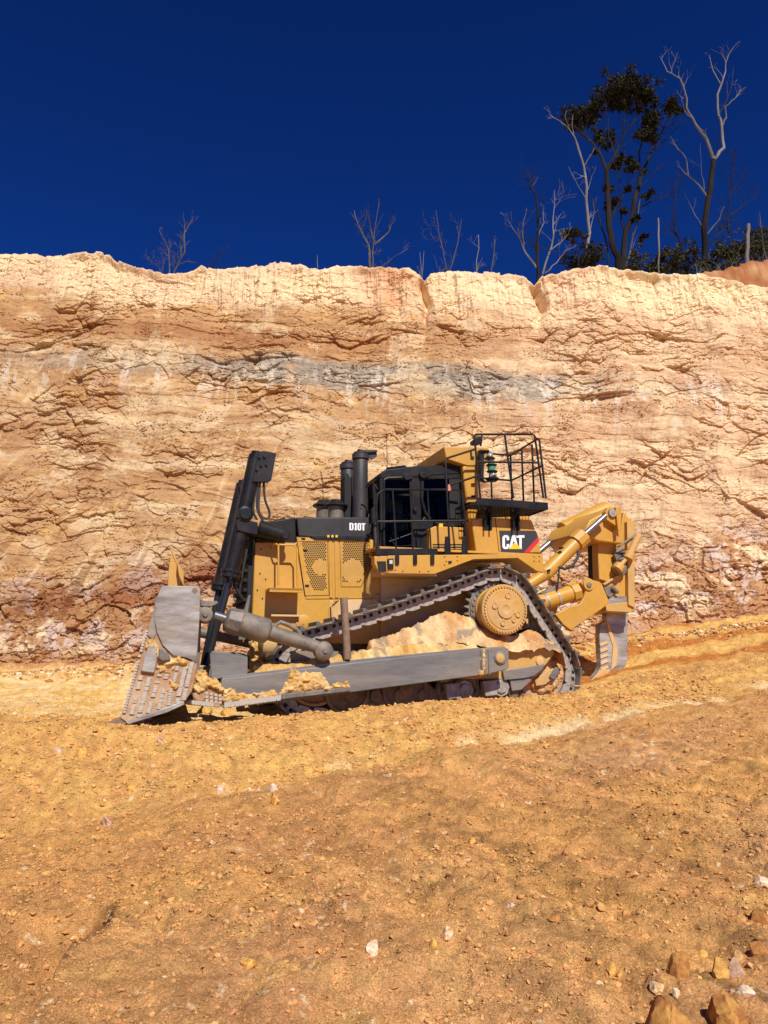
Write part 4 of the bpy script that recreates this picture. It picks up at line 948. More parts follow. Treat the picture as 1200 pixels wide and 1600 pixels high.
b = MB(); b.pprism([(667, 715), (672, 715), (671, 724), (667, 728)], -.6, -.65); b.build('antenna_foot', 'yellow', rops)
b = MB(); b.tube(lv(605, 735, -.3), lv(604, 672, -.3), .007, .004, 6); part('antenna', b, 'black')
# work lamps and beacon post
b = MB(); b.box(PL(751, 720, 1.22)[0], PL(756, 720, 1.22)[0], 1.08, 1.2, PL(752, 750, 1.22)[1], PL(752, 702, 1.22)[1]); b.pprism([(751, 702), (765, 703), (764, 707), (757, 709), (756, 750), (760, 752), (772, 748), (772, 751), (758, 754), (751, 750)], 1.24, 1.18); lp = part('lamp_bracket', b, 'black', bevel=.006)
c = lv(765, 706, 1.22); K = lambda y: PL(765, y, 1.22)[1]
def lathe_z(name, u, v, prof, m, par): b = MB(); b.lathe((u, v, 0), (0, 0, 1), prof, 20); return b.build(name, m, par)
lathe_z('grey_lamp', c[0], 1.22, [(K(716), .045), (K(713), .065), (K(709), .05), (K(706), .03)], 'amber', lp)
lathe_z('lamp_shade', c[0], 1.22, [(K(718), .09), (K(716), .1), (K(715), .05)], 'black', lp)
lathe_z('grey_lamp', c[0]+.02, 1.22, [(K(726), .05), (K(722), .06), (K(718), .05)], 'amber', lp)
lathe_z('lamp_shade', c[0]+.03, 1.22, [(K(728), .09), (K(726), .1), (K(725), .05)], 'black', lp)
lathe_z('green_lamp', c[0]+.03, 1.22, [(K(736), .065), (K(730), .075), (K(727), .06)], 'green', lp)
lathe_z('lamp_shade', c[0]+.04, 1.22, [(K(738), .09), (K(736), .1), (K(735), .05)], 'black', lp)
lathe_z('grey_lamp', c[0]+.05, 1.22, [(K(746), .07), (K(742), .075), (K(738), .05)], 'amber', lp)
lathe_z('lamp_base', c[0]+.04, 1.22, [(K(752), .07), (K(749), .12), (K(747), .12), (K(746), .06)], 'black', lp)
b = MB(); b.pprism([(739, 688), (745, 683), (752, 682), (754, 692), (748, 694), (740, 693)], 1.0, .85); b.path([lv(751, 697, .95), lv(753, 680, .95)], .02, 8); part('work_lamp', b, 'black', bevel=.01)
# --- raised platform behind the cab and its rails
PV, PR = 1.50, .22
ua, wa = PL(735, 783, PV); ub_, wb_ = PL(856, 783, PV)
plat = empty('service_platform'); plat.parent = DZ
b = MB(); b.box(PL(745, 783, PV)[0], ub_, PV-.02, PV, wa-.06, wa+.07); b.box(ub_-.02, ub_, PR, PV, wa-.06, wa+.07); b.box(ua, ub_, PR, PR+.02, wa-.06, wa+.03)
b.prism([(ua, wa-.06), (PL(745, 783, PV)[0], wa-.06), (PL(745, 783, PV)[0], wa+.02)], PV, PV-.02); b.build('platform_edge', 'black', plat, bevel=.003)
b = MB(); n_ = 26
for i in range(n_+1):
    uu = ua+(ub_-ua)*i/n_; b.box(uu-.006, uu+.006, PR, PV-.02, wa-.045, wa-.005)
for i in range(12):
    vv = PR+(PV-PR)*i/11; b.box(ua, ub_, vv-.005, vv+.005, wa-.04, wa-.012)
b.build('floor_grating', 'black', plat, smooth=False)
for px in (762, 806):
    b = MB(); a_ = PL(px, 800, KV+.12)[0]; b.box(a_-.02, a_+.05, KV+.02, PV-.1, wa-.14, wa-.06); b.box(a_-.05, a_-.02, KV-.02, KV+.10, PL(px, 829, KV+.05)[1], wa-.06); b.box(a_+.06, a_+.09, KV-.02, KV+.10, PL(px, 829, KV+.05)[1], wa-.06); b.box(a_-.02, a_+.06, KV, KV+.02, PL(px, 829, KV+.05)[1]+.02, wa-.06)
    b.lathe((a_-.035, KV+.10, PL(px, 811, KV+.05)[1]), (0, 1, 0), [(0, .012), (.01, .01)], 6); b.lathe((a_-.035, KV+.10, PL(px, 824, KV+.05)[1]), (0, 1, 0), [(0, .012), (.01, .01)], 6)
    b.build('platform_bracket', 'black', plat, bevel=.004)
def rail(pts, r=.019, name='guard_rail', parent=plat): b = MB(); b.path(pts, r, 8); return b.build(name, 'black', parent)
def q(px, py, v=PV-.01): return Vector(lv(px, py, v))
n0, n1 = q(750.5, 778), q(741, 681)
rail([n0, n1, n1+Vector((.03, 0, .03)), q(832, 678.5), q(835.5, 681), q(849, 778)])
rail([q(788.5, 679), q(802, 778)], name='rail_post'); rail([q(745, 721.5), q(842, 723)])
cu, cw = PL(853, 778, PV-.01); tt = q(842.5, 686); 
tl = tt[2]
rail([Vector((cu, PV-.01, cw)), tt, Vector((tt.x-.02, PV-.05, tl+.01)), Vector((cu-.02, PR+.02, tl+.02)), Vector((cu-.28, PR+.02, tl+.02)), Vector((ua+.3, PR+.02, tl+.02))])
ml = q(848, 727)[2]
rail([Vector((cu-.03, PV-.02, ml)), Vector((cu-.02, PR+.02, ml)), Vector((ua+.3, PR+.02, ml))])
for vv in (.70, 1.10): rail([Vector((cu-.02, vv, wa)), Vector((cu-.02, vv, tl+.01))], name='rail_post')
rail([Vector((cu-.02, PR+.02, wa)), Vector((cu-.02, PR+.02, tl+.02))], name='rail_post')
rail([Vector((cu-.45, PR+.02, wa)), Vector((cu-.45, PR+.02, tl+.02))], name='rail_post')
# access rails in front of the platform
ar = empty('access_rails'); ar.parent = DZ
VR = FV-.02
def r2(pts, name='guard_rail', r=.019): return rail([q(*p) for p in pts], r, name, ar)
r2([(742, 702, 1.6), (698, 716, VR), (696, 719, VR), (698, 765, VR), (703, 865, VR)])
r2([(748, 743, 1.62), (702, 758, VR)])
r2([(588, 790, VR), (590, 772, VR), (600, 765, VR), (715, 765, VR), (721, 768, VR), (725, 800, VR), (729, 866, VR)])
r2([(588, 790, VR), (592, 868, VR)], 'rail_post')
r2([(590, 815, VR), (727, 813.5, VR)])
for x0, x1 in ((613.5, 620), (641, 646), (668, 674)): r2([(x0, 765, VR), (x1, 868, VR)], 'rail_post', .014)
b = MB()
for x in (621, 649, 676): b.pprism([(x-3, 867), (x+3, 867), (x+3, 882), (x-3, 882)], FV+.03, FV)
for x in (698.5, 725.5): b.pprism([(x-2, 838), (x+4, 838), (x+6, 866), (x-4, 866)], FV-.01, FV-.05)
b.each('rail_socket', 'black', ar, bevel=.004)
b = MB(); b.pprism([(700, 757), (703, 757), (705, 766), (700, 767)], VR+.03, VR-.03); b.build('tape', 'rope', ar)

# --- ripper
RP = empty('ripper'); RP.parent = DZ
b = MB(); b.pprism([(934, 842), (970, 850), (972, 812), (975, 800), (985, 813), (992, 812), (992, 950), (985, 956), (948, 953), (947, 908), (936, 905)], .40, .18); b.build('shank_carrier', 'yellow', RP, bevel=.015)
b = MB(); b.pprism([(980, 815), (992, 812), (992, 950), (982, 945)], .50, .40); b.pprism([(946, 944), (984, 940), (992, 948), (992, 955), (984, 957), (948, 955)], .46, -.46); b.pprism([(943, 912), (980, 889), (981, 892), (945, 915)], .46, .40); b.build('carrier_rib', 'yellow_worn', RP, bevel=.01)
b = MB(); b.pprism([(944, 800), (950, 794), (968, 791), (972, 794), (972, 850), (934, 846), (912, 832), (922, 812)], .60, -.9); b.build('cross_tube', 'yellow', RP, bevel=.03)
b = MB(); b.pprism([(946, 800), (950, 793), (962, 792), (968, 798), (972, 828), (948, 812)], .72, .60); b.pprism([(962, 792), (970, 791), (971, 828), (966, 830)], .78, .60); b.build('cylinder_ear', 'yellow', RP, bevel=.01)
b = MB(); b.lathe(lv(955.5, 802, .72), (0, 1, 0), [(0, .085), (.05, .08), (.055, .05), (.06, .03)], 20); b.build('pivot_pin', 'link', RP)
def rcyl(v, a, g, r0, e, r, gl, thin):
    A = Vector(lv(*a, v)); G_ = Vector(lv(*g, v)); d_ = (A-G_).normalized(); E = Vector(lv(*e, v))
    b = MB(); b.path([A, G_], r, 22); b.path([G_+d_*.22, G_-d_*.02], gl, 10); b.path([A, A+d_*.06, E], [r, r*.78, r*.72], 20)
    o = b.build('ripper_cylinder', 'yellow', RP, bevel=.006)
    b = MB(); b.path([G_, Vector(lv(*r0, v))], thin, 14); b.build('cylinder_rod', 'chrome', o)
    return o
c1 = rcyl(.80, (851, 897), (910, 838), (946, 806), (825, 914), .135, .175, .05)
b = MB(); b.path([lv(903, 856, .85), lv(904, 868, .9), lv(895, 884, .95), lv(882, 889, .95), lv(874, 886, .9), lv(868, 886, .9)], .028, 8); b.path([lv(874, 886, .9), lv(871, 920, .85), lv(866, 935, .8)], .016, 8); b.build('hydraulic_hose', 'hose', c1)
b = MB()
for x, y in ((878, 856), (858, 891)): b.pprism([(x-2, y-1), (x+2, y-2), (x+3, y+1), (x-1, y+2)], .97, .9)
b.each('clip', 'dark', c1)
# far cylinder runs from the tractor up to the frame
A = Vector(lv(847, 858, -.75)); B = Vector(lv(880, 830, -.75)); E_ = Vector(lv(948, 797, -.75))
b = MB(); b.path([B, E_], .20, 22); o = b.build('ripper_cylinder', 'yellow', RP, bevel=.01)
b = MB(); b.path([A-(B-A), B], .06, 14); b.build('cylinder_rod', 'chrome', o)
b = MB(); b.path([lv(878, 828, -.5), lv(895, 820, -.45), lv(925, 806, -.45), lv(940, 800, -.45)], .018, 6); b.path([lv(866, 845, -.5), lv(860, 850, -.3), lv(868, 862, -.2), lv(866, 880, -.2)], .016, 6); b.build('hydraulic_hose', 'hose', RP)
# lower links and tilt cylinder
LV_ = .92
b = MB(); b.pprism([(908, 911), (914, 906), (920, 905), (930, 908), (940, 911), (953, 942), (940, 952), (892, 985), (880, 976), (868, 960), (890, 948), (906, 944), (913, 932), (915, 922)], LV_, LV_-.10)
lk = b.build('lower_link', 'yellow', RP, bevel=.012)
b = MB(); b.lathe(lv(919, 913, LV_), (0, 1, 0), [(0, .12), (.03, .11), (.035, .06)], 24); b.build('link_boss', 'yellow', lk)
b = MB(); b.lathe(lv(920, 914, LV_+.03), (0, 1, 0), [(0, .055), (.02, .05), (.03, .02)], 14); b.build('link_pin', 'weathered', lk)
b = MB(); b.prism([(2.3, .9), (3.4, 1.5), (3.55, 1.9), (3.3, 2.1), (2.0, 1.3)], -.82, -.92); b.build('lower_link', 'yellow', RP, bevel=.012)
A = Vector(lv(842, 943, .74)); B = Vector(lv(892, 927, .74)); d_ = (B-A).normalized()
b = MB(); b.path([A-d_*.2, B], .155, 22); b.path([B-d_*.02, B+d_*.14], .185, 8); b.path([B+d_*.14, Vector(lv(908, 913, .74))], .10, 14); o = b.build('ripper_cylinder', 'yellow', RP, bevel=.006)
b = MB()
for k in (.12, .36): b.path([A+d_*k, A+d_*(k+.04)], .162, 22)
b.each('clamp_band', 'steel', o)
b = MB(); b.pprism([(845, 927), (876, 911), (880, 918), (852, 931)], .80, .66); b.build('valve_block', 'weathered', o, bevel=.008)
b = MB(); b.pprism([(871, 917), (874, 916), (875, 919), (872, 920)], .81, .75); b.build('red_cap', 'red', o)
b = MB(); b.box(1.7, 2.2, -.75, .75, .85, 1.6); b.build('ripper_mount', 'dark', RP)
b = MB(); b.pprism([(944, 918), (958, 914), (966, 922), (954, 934), (948, 930)], .47, .42); b.path([lv(956, 918, .5), lv(966, 926, .5)], .04, 8); b.build('link_end', 'weathered', RP, bevel=.01)
# pin puller on the side of the carrier
A = Vector(lv(998, 836, .55)); B = Vector(lv(984, 866, .55)); C_ = Vector(lv(966, 888, .55)); d_ = (B-A).normalized()
b = MB(); b.path([A, B], .075, 16); b.path([B-d_*.02, B+d_*.12], .11, 12); b.path([B, C_], .045, 12); b.path([C_-(C_-B).normalized()*.08, C_+(C_-B).normalized()*.05], .11, 10); pp = b.build('pin_puller', 'yellow_worn', RP, bevel=.006)
b = MB(); b.path([lv(975, 856, .5), lv(962, 864, .52), lv(976, 864, .55), lv(966, 874, .55), lv(985, 870, .55)], .03, 8); b.path([lv(995, 835, .5), lv(975, 848, .55), lv(962, 858, .5)], .022, 8)
b.lathe(lv(966, 888, .45), (0, 1, 0), [(0, .15), (.08, .15)], 10); b.pprism([(960, 866), (975, 860), (988, 868), (975, 874), (964, 876)], .52, .44); b.build('puller_bracket', 'weathered', pp)
b = MB(); b.path([lv(937, 845, .3), lv(936, 905, .3)], .035, 8); b.pprism([(927, 846), (933, 846), (934, 905), (928, 905)], .2, 0); b.build('carrier_bar', 'dark', RP)
# shank and tooth
b = MB(); b.pprism([(948, 950), (981, 950), (981, 1027), (978, 1040), (966, 1053), (948, 1064), (930, 1069), (921, 1071), (922, 1065), (935, 1050), (939, 1040), (937, 1005), (937, 976), (947, 970)], .08, -.08); sh = b.build('ripper_shank', 'steel', RP, bevel=.012, label='bare steel ripper shank')
b = MB()
for i in range(5):
    y = 1002+i*9.5; x = 938+i*.3; b.pprism([(x, y+4), (x+11, y), (x+13, y+4), (x, y+9)], .10, .07)
b.pprism([(947, 965), (952, 975), (958, 992), (966, 1012), (964, 1040), (955, 1048), (958, 1010), (950, 985)], .10, .07)
b.pprism([(921, 1066), (940, 1046), (955, 1046), (948, 1056), (930, 1062), (921, 1070)], .10, .07)
b.build('wear_welds', 'yellow_dusty', sh, bevel=.01)
b = MB(); b.pprism([(952, 930), (980, 932), (982, 952), (950, 952)], .445, .40); b.build('shank_head', 'steel', RP, bevel=.008)

# --- earth lying on the machine
def mound(name, ridge, v0, v1, zb, label, colr, seed=0, n=90, m=26):
    """ridge: outline (px, py) read on the plane v0..v1 middle; falls away to both sides"""
    vm = v0+(v1-v0)*.55; P = [PL(x, y, vm) for x, y in ridge]; us = np.linspace(P[0][0], P[-1][0], n); hs = np.interp(us, [p[0] for p in P], [p[1] for p in P])
    t = np.linspace(0, 1, m); T_, U_ = np.meshgrid(t, us, indexing='ij'); V_ = v0+(v1-v0)*T_
    prof = np.clip(1-np.abs(T_-.55)/.55, 0, 1)**.62; zbase = np.interp(U_, [P[0][0], P[-1][0]], zb)
    Hh = np.maximum(hs[None]-zbase, 0); Z_ = zbase+Hh*prof
    Z_ = Z_-.30*np.clip(np.abs(T_-.55)/.55-.86, 0, 1)/.14-.22*(np.clip(1-(U_-us.min())/.05, 0, 1)+np.clip(1-(us.max()-U_)/.05, 0, 1))
    k = np.clip(Hh*4, 0, 1); Z_ = Z_+k*(.035*fbm(U_*5+seed, V_*5, 4, 600+seed)+.018*facet(U_*9, V_*9, 610+seed)+.010*facet(U_*25, V_*25, 620+seed))
    n1 = fbm(U_*2+seed, Z_*3+V_*2, 4, 640+seed); c = lerp(np.array(colr[0]), np.array(colr[1])[None, None]*np.ones(U_.shape+(1,)), np.clip(.5+1.2*n1, 0, 1))
    c = c*(1+.2*fbm(U_*12, V_*12+Z_*12, 3, 650)[..., None]); n2 = fbm(U_*3.4+9, V_*3+Z_*5, 4, 660+seed); c = lerp(c, C3(140, 120, 100), sstep(.42, .6, n2)*.8)
    o = gridmesh(name, U_, -V_, Z_, np.clip(c, .01, .9), 'mud'); o.parent = DZ if name == 'x' else None
    o.matrix_world = Matrix.Translation(ORG) @ Matrix.Rotation(YAW, 4, 'Z'); tag(o, label, 'earth', kind='stuff'); return o
CA = (C3(206, 144, 86)*.9, C3(228, 184, 130)*.9); CB = (C3(214, 158, 84)*.9, C3(230, 186, 122)*.9)
def zs(v, *p): return [PL(x, y, v)[1] for x, y in p]
mound('earth_mound', [(572, 1003), (600, 995), (630, 984), (660, 971), (685, 957), (700, 955), (712, 957), (735, 965), (752, 980), (775, 992), (800, 993), (812, 990), (825, 984), (835, 986), (850, 996), (866, 1006), (868, 1012)], 1.02, 1.72, [.62, .72], 'big heap of tan earth packed on the track frame below the sprocket', CA, 0, 190, 44)
mound('earth_heap', [(392, 1052), (410, 1040), (440, 1036), (470, 1030), (500, 1030), (530, 1020), (548, 1018), (570, 1012), (600, 1010), (660, 1006), (720, 1004), (750, 1010)], 1.50, 1.88, [.45, .70], 'loose crumbs of earth along the top of the grey push arm', CB, 3, 190, 20)
def patch(name, outline, v, th, label, colr, seed, parent=None):
    """a crumbly cake of earth stuck on an upright face"""
    P = [PL(x, y, v) for x, y in outline]; us = [p[0] for p in P]; ws = [p[1] for p in P]; st = .012
    ua_ = np.arange(min(us)-.1, max(us)+.1, st); wa_ = np.arange(min(ws)-.1, max(ws)+.1, st); U_, W_ = np.meshgrid(ua_, wa_)
    dist = np.full(U_.shape, 1e9); ins = np.zeros(U_.shape, bool); n = len(P)
    for i in range(n):
        (x0, y0), (x1, y1) = P[i], P[(i+1) % n]; L2 = (x1-x0)**2+(y1-y0)**2
        t_ = np.clip(((U_-x0)*(x1-x0)+(W_-y0)*(y1-y0))/L2, 0, 1); dist = np.minimum(dist, np.hypot(U_-x0-t_*(x1-x0), W_-y0-t_*(y1-y0)))
        cr = ((y0 > W_) != (y1 > W_)) & (U_ < (x1-x0)*(W_-y0)/(y1-y0+1e-12)+x0); ins ^= cr
    sd = np.where(ins, dist, -dist)+.045*fbm(U_*9+seed, W_*9, 4, 700+seed)
    h = th*np.clip(sd/.10, -.6, 1)**1 ; h = np.where(sd > 0, th*np.sqrt(np.clip(sd/.12, 0, 1)), -.03); h = h+np.where(sd > 0, 1, 0)*(.03*facet(U_*11, W_*11, 710+seed)+.012*facet(U_*30, W_*30, 720+seed))
    n1 = fbm(U_*4+seed, W_*5, 4, 730+seed); c = lerp(np.array(colr[0]), np.array(colr[1])[None, None]*np.ones(U_.shape+(1,)), np.clip(.5+1.1*n1, 0, 1))*(1+.2*fbm(U_*20, W_*20, 3, 740)[..., None])
    o = gridmesh(name, U_, -(v+h), W_, np.clip(c, .01, .9), 'mud', True, sd > 0); o.matrix_world = Matrix.Translation(ORG) @ Matrix.Rotation(YAW, 4, 'Z'); tag(o, label, 'earth', kind='stuff'); return o
patch('caked_earth', [(432, 1090), (446, 1070), (455, 1045), (470, 1049), (500, 1052), (512, 1064), (518, 1071), (535, 1068), (547, 1066), (547, 1076), (445, 1087)], AV+.0, .07, 'lump of yellow earth stuck on the side of the push arm', CB, 0)
patch('caked_earth', [(343, 1096), (343, 1078), (352, 1076), (372, 1081), (400, 1084), (432, 1079), (446, 1078), (442, 1091), (352, 1104)], AV+.0, .05, 'orange earth caked along the lower front of the push arm', CB, 4)
patch('caked_earth', [(236, 1000), (243, 1000), (253, 1015), (270, 1026), (292, 1029), (299, 1036), (296, 1045), (280, 1042), (262, 1052), (248, 1052), (246, 1035), (232, 1030), (226, 1010)], NV-.03, .045, 'pale earth caked across the middle of the blade end', CB, 8)
patch('caked_earth', [(262, 1062), (274, 1064), (276, 1078), (262, 1078)], NV-.03, .04, 'small earth smear among the weld beads of the blade end', CB, 12)
patch('caked_earth', [(788, 1008), (830, 1002), (864, 1004), (864, 1012), (845, 1018), (838, 1012), (825, 1022), (800, 1020), (790, 1024)], 1.60, .03, 'earth splashed on the rear end of the track frame', CA, 16)

patch('caked_earth', [(302, 1078), (306, 1060), (314, 1045), (322, 1050), (330, 1062), (345, 1068), (352, 1078), (344, 1084), (330, 1078), (312, 1084)], AV+.02, .09, 'earth clump wedged between the blade and the front of the push arm', CB, 20)
patch('caked_earth', [(372, 1056), (395, 1046), (430, 1044), (470, 1040), (520, 1036), (560, 1032), (558, 1028), (500, 1030), (430, 1036), (395, 1040)], AV-.30, .05, 'crumbly earth lip along the top edge of the push arm', CB, 24)
patch('caked_earth', [(752, 1016), (758, 1014), (760, 1040), (756, 1056), (750, 1054)], AV+.01, .03, 'pale earth smear on the ribs at the rear of the push arm', CB, 28)
patch('caked_earth', [(800, 1062), (850, 1020), (878, 1040), (880, 1060), (868, 1080), (845, 1084)], 1.40, .05, 'tan earth packed inside the rear idler wheel', CA, 32)
patch('caked_earth', [(390, 985), (400, 975), (408, 1000), (420, 1012), (412, 1035), (396, 1030)], .9, .08, 'earth clinging behind the tilt brace', CB, 36)

# ------------------------------------------------------------------ loose stones
def ico():
    p = (1+5**.5)/2; v = np.array([(-1, p, 0), (1, p, 0), (-1, -p, 0), (1, -p, 0), (0, -1, p), (0, 1, p), (0, -1, -p), (0, 1, -p), (p, 0, -1), (p, 0, 1), (-p, 0, -1), (-p, 0, 1)], float)
    f = np.array([(0, 11, 5), (0, 5, 1), (0, 1, 7), (0, 7, 10), (0, 10, 11), (1, 5, 9), (5, 11, 4), (11, 10, 2), (10, 7, 6), (7, 1, 8), (3, 9, 4), (3, 4, 2), (3, 2, 6), (3, 6, 8), (3, 8, 9), (4, 9, 5), (2, 4, 11), (6, 2, 10), (8, 6, 7), (9, 8, 1)])
    return v/np.linalg.norm(v[0]), f
def subdiv(v, f):
    v = list(map(tuple, v)); mid = {}; nf = []
    def m(a, b):
        k = (min(a, b), max(a, b))
        if k not in mid:
            q = np.array(v[a])+np.array(v[b]); q /= np.linalg.norm(q); v.append(tuple(q)); mid[k] = len(v)-1
        return mid[k]
    for a, b, c in f: ab, bc, ca = m(a, b), m(b, c), m(c, a); nf += [(a, ab, ca), (b, bc, ab), (c, ca, bc), (ab, bc, ca)]
    return np.array(v), np.array(nf)
IV, IF = ico()
def stones(name, xs_, ys_, rad, cols, seed, sink=.25, zf=None):
    r = np.random.RandomState(seed); n = len(xs_)
    zs_ = ground_z(xs_[None], ys_[None])[0] if zf is None else zf
    V = IV[None]*(1+.34*(r.rand(n, 12, 1)-.5)*2)
    V = V*np.stack([.7+.6*r.rand(n), .7+.6*r.rand(n), .45+.4*r.rand(n)], 1)[:, None, :]
    a = r.rand(n)*6.28; ca, sa = np.cos(a)[:, None], np.sin(a)[:, None]; b_ = (r.rand(n)-.5)*1.2; cb, sb = np.cos(b_)[:, None], np.sin(b_)[:, None]
    x, y, z = V[..., 0], V[..., 1], V[..., 2]; y, z = y*cb-z*sb, y*sb+z*cb; x, y = x*ca-y*sa, x*sa+y*ca
    V = np.stack([x, y, z], -1)*rad[:, None, None]; V[..., 0] += xs_[:, None]; V[..., 1] += ys_[:, None]; V[..., 2] += (zs_+rad*sink)[:, None]
    Fc = (IF[None]+12*np.arange(n)[:, None, None]).reshape(-1, 3); C = np.repeat(cols, 12, 0)
    me = bpy.data.meshes.new(name); setmesh(me, V.reshape(-1, 3), Fc, C, False); me.materials.append(M['stone']); o = bpy.data.objects.new(name, me); COL.objects.link(o); return o
r = np.random.RandomState(5)
def scatter(n, y0, y1, pw=1.3):
    yy_ = y0*(y1/y0)**(r.rand(n)**.9); xx = (r.rand(n)*2-1)*(yy_*.56+.6); return xx, yy_
PAL = np.array([C3(202, 146, 82), C3(190, 130, 76), C3(218, 168, 96), C3(174, 116, 68), C3(214, 168, 118), C3(232, 204, 166), C3(160, 104, 68)])*.97
def gravel(n, y0, y1, rmin, rmax, al, seed, big=1.):
    x, y = scatter(n, y0, y1); k = fbm(x*.8, y*.8, 3, 800+seed)+.35*sstep(.5, 3, x)*sstep(7, 4, y)+.25*sstep(0, -2, x)+.9*sstep(.1, .5, y-np.interp(x, ROWS[4][0], ROWS[4][1])); m = r.rand(n) < np.clip(.5+k, .12, 1)
    x, y = x[m], y[m]; nn = len(x); rad = rmin*(1-r.rand(nn))**(-1/al); rad = np.minimum(rad, rmax*(.6+.4*r.rand(nn))); c = PAL[r.choice(7, nn, p=[.33, .28, .16, .1, .08, .02, .03])]; g_ = ground_col(x[None], y[None])[0]; c = (c*.4+g_*.6)*(.88+.26*r.rand(nn, 1))
    return x, y, rad, c
parts_ = [gravel(80000, 2.6, 8.5, .0032, .022, 2.3, 1), gravel(40000, 5, 14.5, .006, .035, 2.4, 2), gravel(900, 3.0, 14, .012, .035, 2.8, 4)]
X_, Y_, R_, C_a = [np.concatenate([p[i] for p in parts_]) for i in range(4)]
xb = r.rand(9000)*11-5.5; a_ = np.interp(xb, ROWS[4][0], ROWS[4][1]); b2_ = np.interp(xb, ROWS[6][0], ROWS[6][1]); yb = a_+(b2_-a_)*(.1+.9*r.rand(9000)); gb = ground_col(xb[None], yb[None])[0]
X_ = np.concatenate([X_, xb]); Y_ = np.concatenate([Y_, yb]); R_ = np.concatenate([R_, .007*np.minimum((1-r.rand(9000))**(-1/2.2), 5.)]); C_a = np.concatenate([C_a, (PAL[r.choice(7, 9000, p=[.3, .2, .25, .08, .1, .04, .03])]*.45+gb*.55)*(.88+.26*r.rand(9000, 1))])
# nothing may lie inside the machine
c_, s_ = math.cos(YAW), math.sin(YAW); du_ = (X_-ORG[0])*c_+(Y_-ORG[1])*s_; dv_ = (X_-ORG[0])*s_-(Y_-ORG[1])*c_
keep = ~((du_ > -5.0) & (du_ < 4.0) & (dv_ < 1.5) & (dv_ > -2.6))
tag(stones('gravel', X_[keep], Y_[keep], R_[keep], C_a[keep], 3), 'small ochre stones and crumbs strewn over the slope', 'gravel', kind='stuff')
# rubble along the foot of the wall
xr_ = r.rand(5000)*26-13; by_ = np.interp(xr_, basex, basey)-.15-np.abs(r.randn(5000))*.45
tag(stones('rubble', xr_, by_, .014*np.minimum((1-r.rand(5000))**(-1/2.2), 4.5), PAL[r.choice(7, 5000)], 9, zf=ground_z(xr_[None], by_[None], False)[0]), 'broken crumbs lying along the foot of the cliff', 'rubble', kind='stuff')

V3, F3 = subdiv(*subdiv(*subdiv(IV, IF)))
def hit(px, py):
    d_ = ray(px, py); Y0 = 2.2
    ys_ = np.linspace(2.2, 22, 6000); xs_ = d_[0]/d_[1]*ys_; zs_ = d_[2]/d_[1]*ys_; g = ground_z(xs_[None], ys_[None], False)[0]
    i = int(np.argmax(zs_ <= g)); return xs_[i], ys_[i], g[i]
def rock(px, py, wpx, hpx, colr, label, seed, col2=None, sink=.15, cuts=20):
    colr = np.array(colr)*.68+OC*.32; sink += .2; x, y, z = hit(px, py+hpx*.35); rr = np.random.RandomState(seed); R = wpx/F*y*.5; Hh = hpx/F*y*.62
    V = V3.copy()
    for k in range(cuts):
        n_ = rr.randn(3); n_ /= np.linalg.norm(n_); dd_ = .5+.3*rr.rand(); s_ = V@n_; V = V-np.clip(s_-dd_, 0, None)[:, None]*n_
    V = V*(1+.07*fbm(V[:, 0]*4+seed, V[:, 1]*4+V[:, 2]*3, 5, 900, .65)[:, None])
    n1 = fbm(V[:, 0]*1.6+seed, V[:, 1]*1.6+V[:, 2]*2, 4, 910); C = lerp(np.tile(np.array(colr), (len(V), 1)), np.array(col2 if col2 is not None else colr)*np.ones((len(V), 1)), sstep(-.05, .25, n1))
    V = V*np.array([R, R*.8, Hh]); a = rr.rand()*.6-.3; V = V@np.array([[math.cos(a), math.sin(a), 0], [-math.sin(a), math.cos(a), 0], [0, 0, 1]])
    me = bpy.data.meshes.new('rock'); setmesh(me, V, F3, np.clip(C, .01, .9), True); me.set_sharp_from_angle(angle=math.radians(28)); me.materials.append(M['stone'])
    o = bpy.data.objects.new('rock', me); COL.objects.link(o); o.location = (x, y, z+Hh*(1-2*sink)*.5); tag(o, label, 'rock', 'rocks lying on the slope'); return o
OC = C3(200, 140, 72); WH = C3(224, 198, 162); PK = C3(222, 186, 164); BR = C3(164, 104, 58); GD = C3(222, 166, 84); RD = C3(160, 84, 50)
rock(1042, 1585, 118, 100, OC*.95, 'large ochre boulder with a pinkish streak at the bottom edge of the slope', 61, BR, .3)
rock(1135, 1570, 84, 62, OC*.9, 'second largest brown boulder, just right of the large streaked one', 62, BR, .3)
rock(1063, 1510, 44, 42, BR, 'brown blocky clod standing above the two big boulders', 23, OC*.85)
rock(1127, 1513, 34, 38, GD, 'golden angular stone with a dark shaded side above the brown boulder', 24)
rock(1150, 1510, 30, 30, C3(176, 146, 128), 'greyish mauve stone touching the golden angular one', 25)
rock(1164, 1548, 30, 16, WH, 'flat white stone on the sand near the lower right corner', 26, PK)
rock(1145, 1549, 12, 11, WH, 'tiny white stone left of the flat white one', 27)
rock(1026, 1540, 26, 18, WH, 'white chalky lump on top of the streaked boulder', 28, OC)
rock(1056, 1549, 13, 24, WH, 'narrow white stone wedged between the two big boulders', 29)
rock(1098, 1491, 17, 14, GD, 'small round golden stone above the blocky clod', 30)
rock(1153, 1506-12, 26, 22, C3(214, 170, 112), 'pale tan stone behind the mauve one', 31)
rock(1185, 1478, 36, 30, BR, 'brown stone at the right edge above the sand', 32)
rock(1187, 1432, 40, 30, BR*.95, 'dark brown clod at the right edge, higher up the slope', 33)
rock(1190, 1376, 40, 24, C3(228, 204, 172), 'white rock slab at the right edge of the slope', 34)
rock(957, 1513, 17, 17, GD, 'golden lump left of the blocky clod, the left one of a touching pair', 35)
rock(968, 1521, 14, 15, GD*.9, 'golden lump left of the blocky clod, the right one of a touching pair', 36)
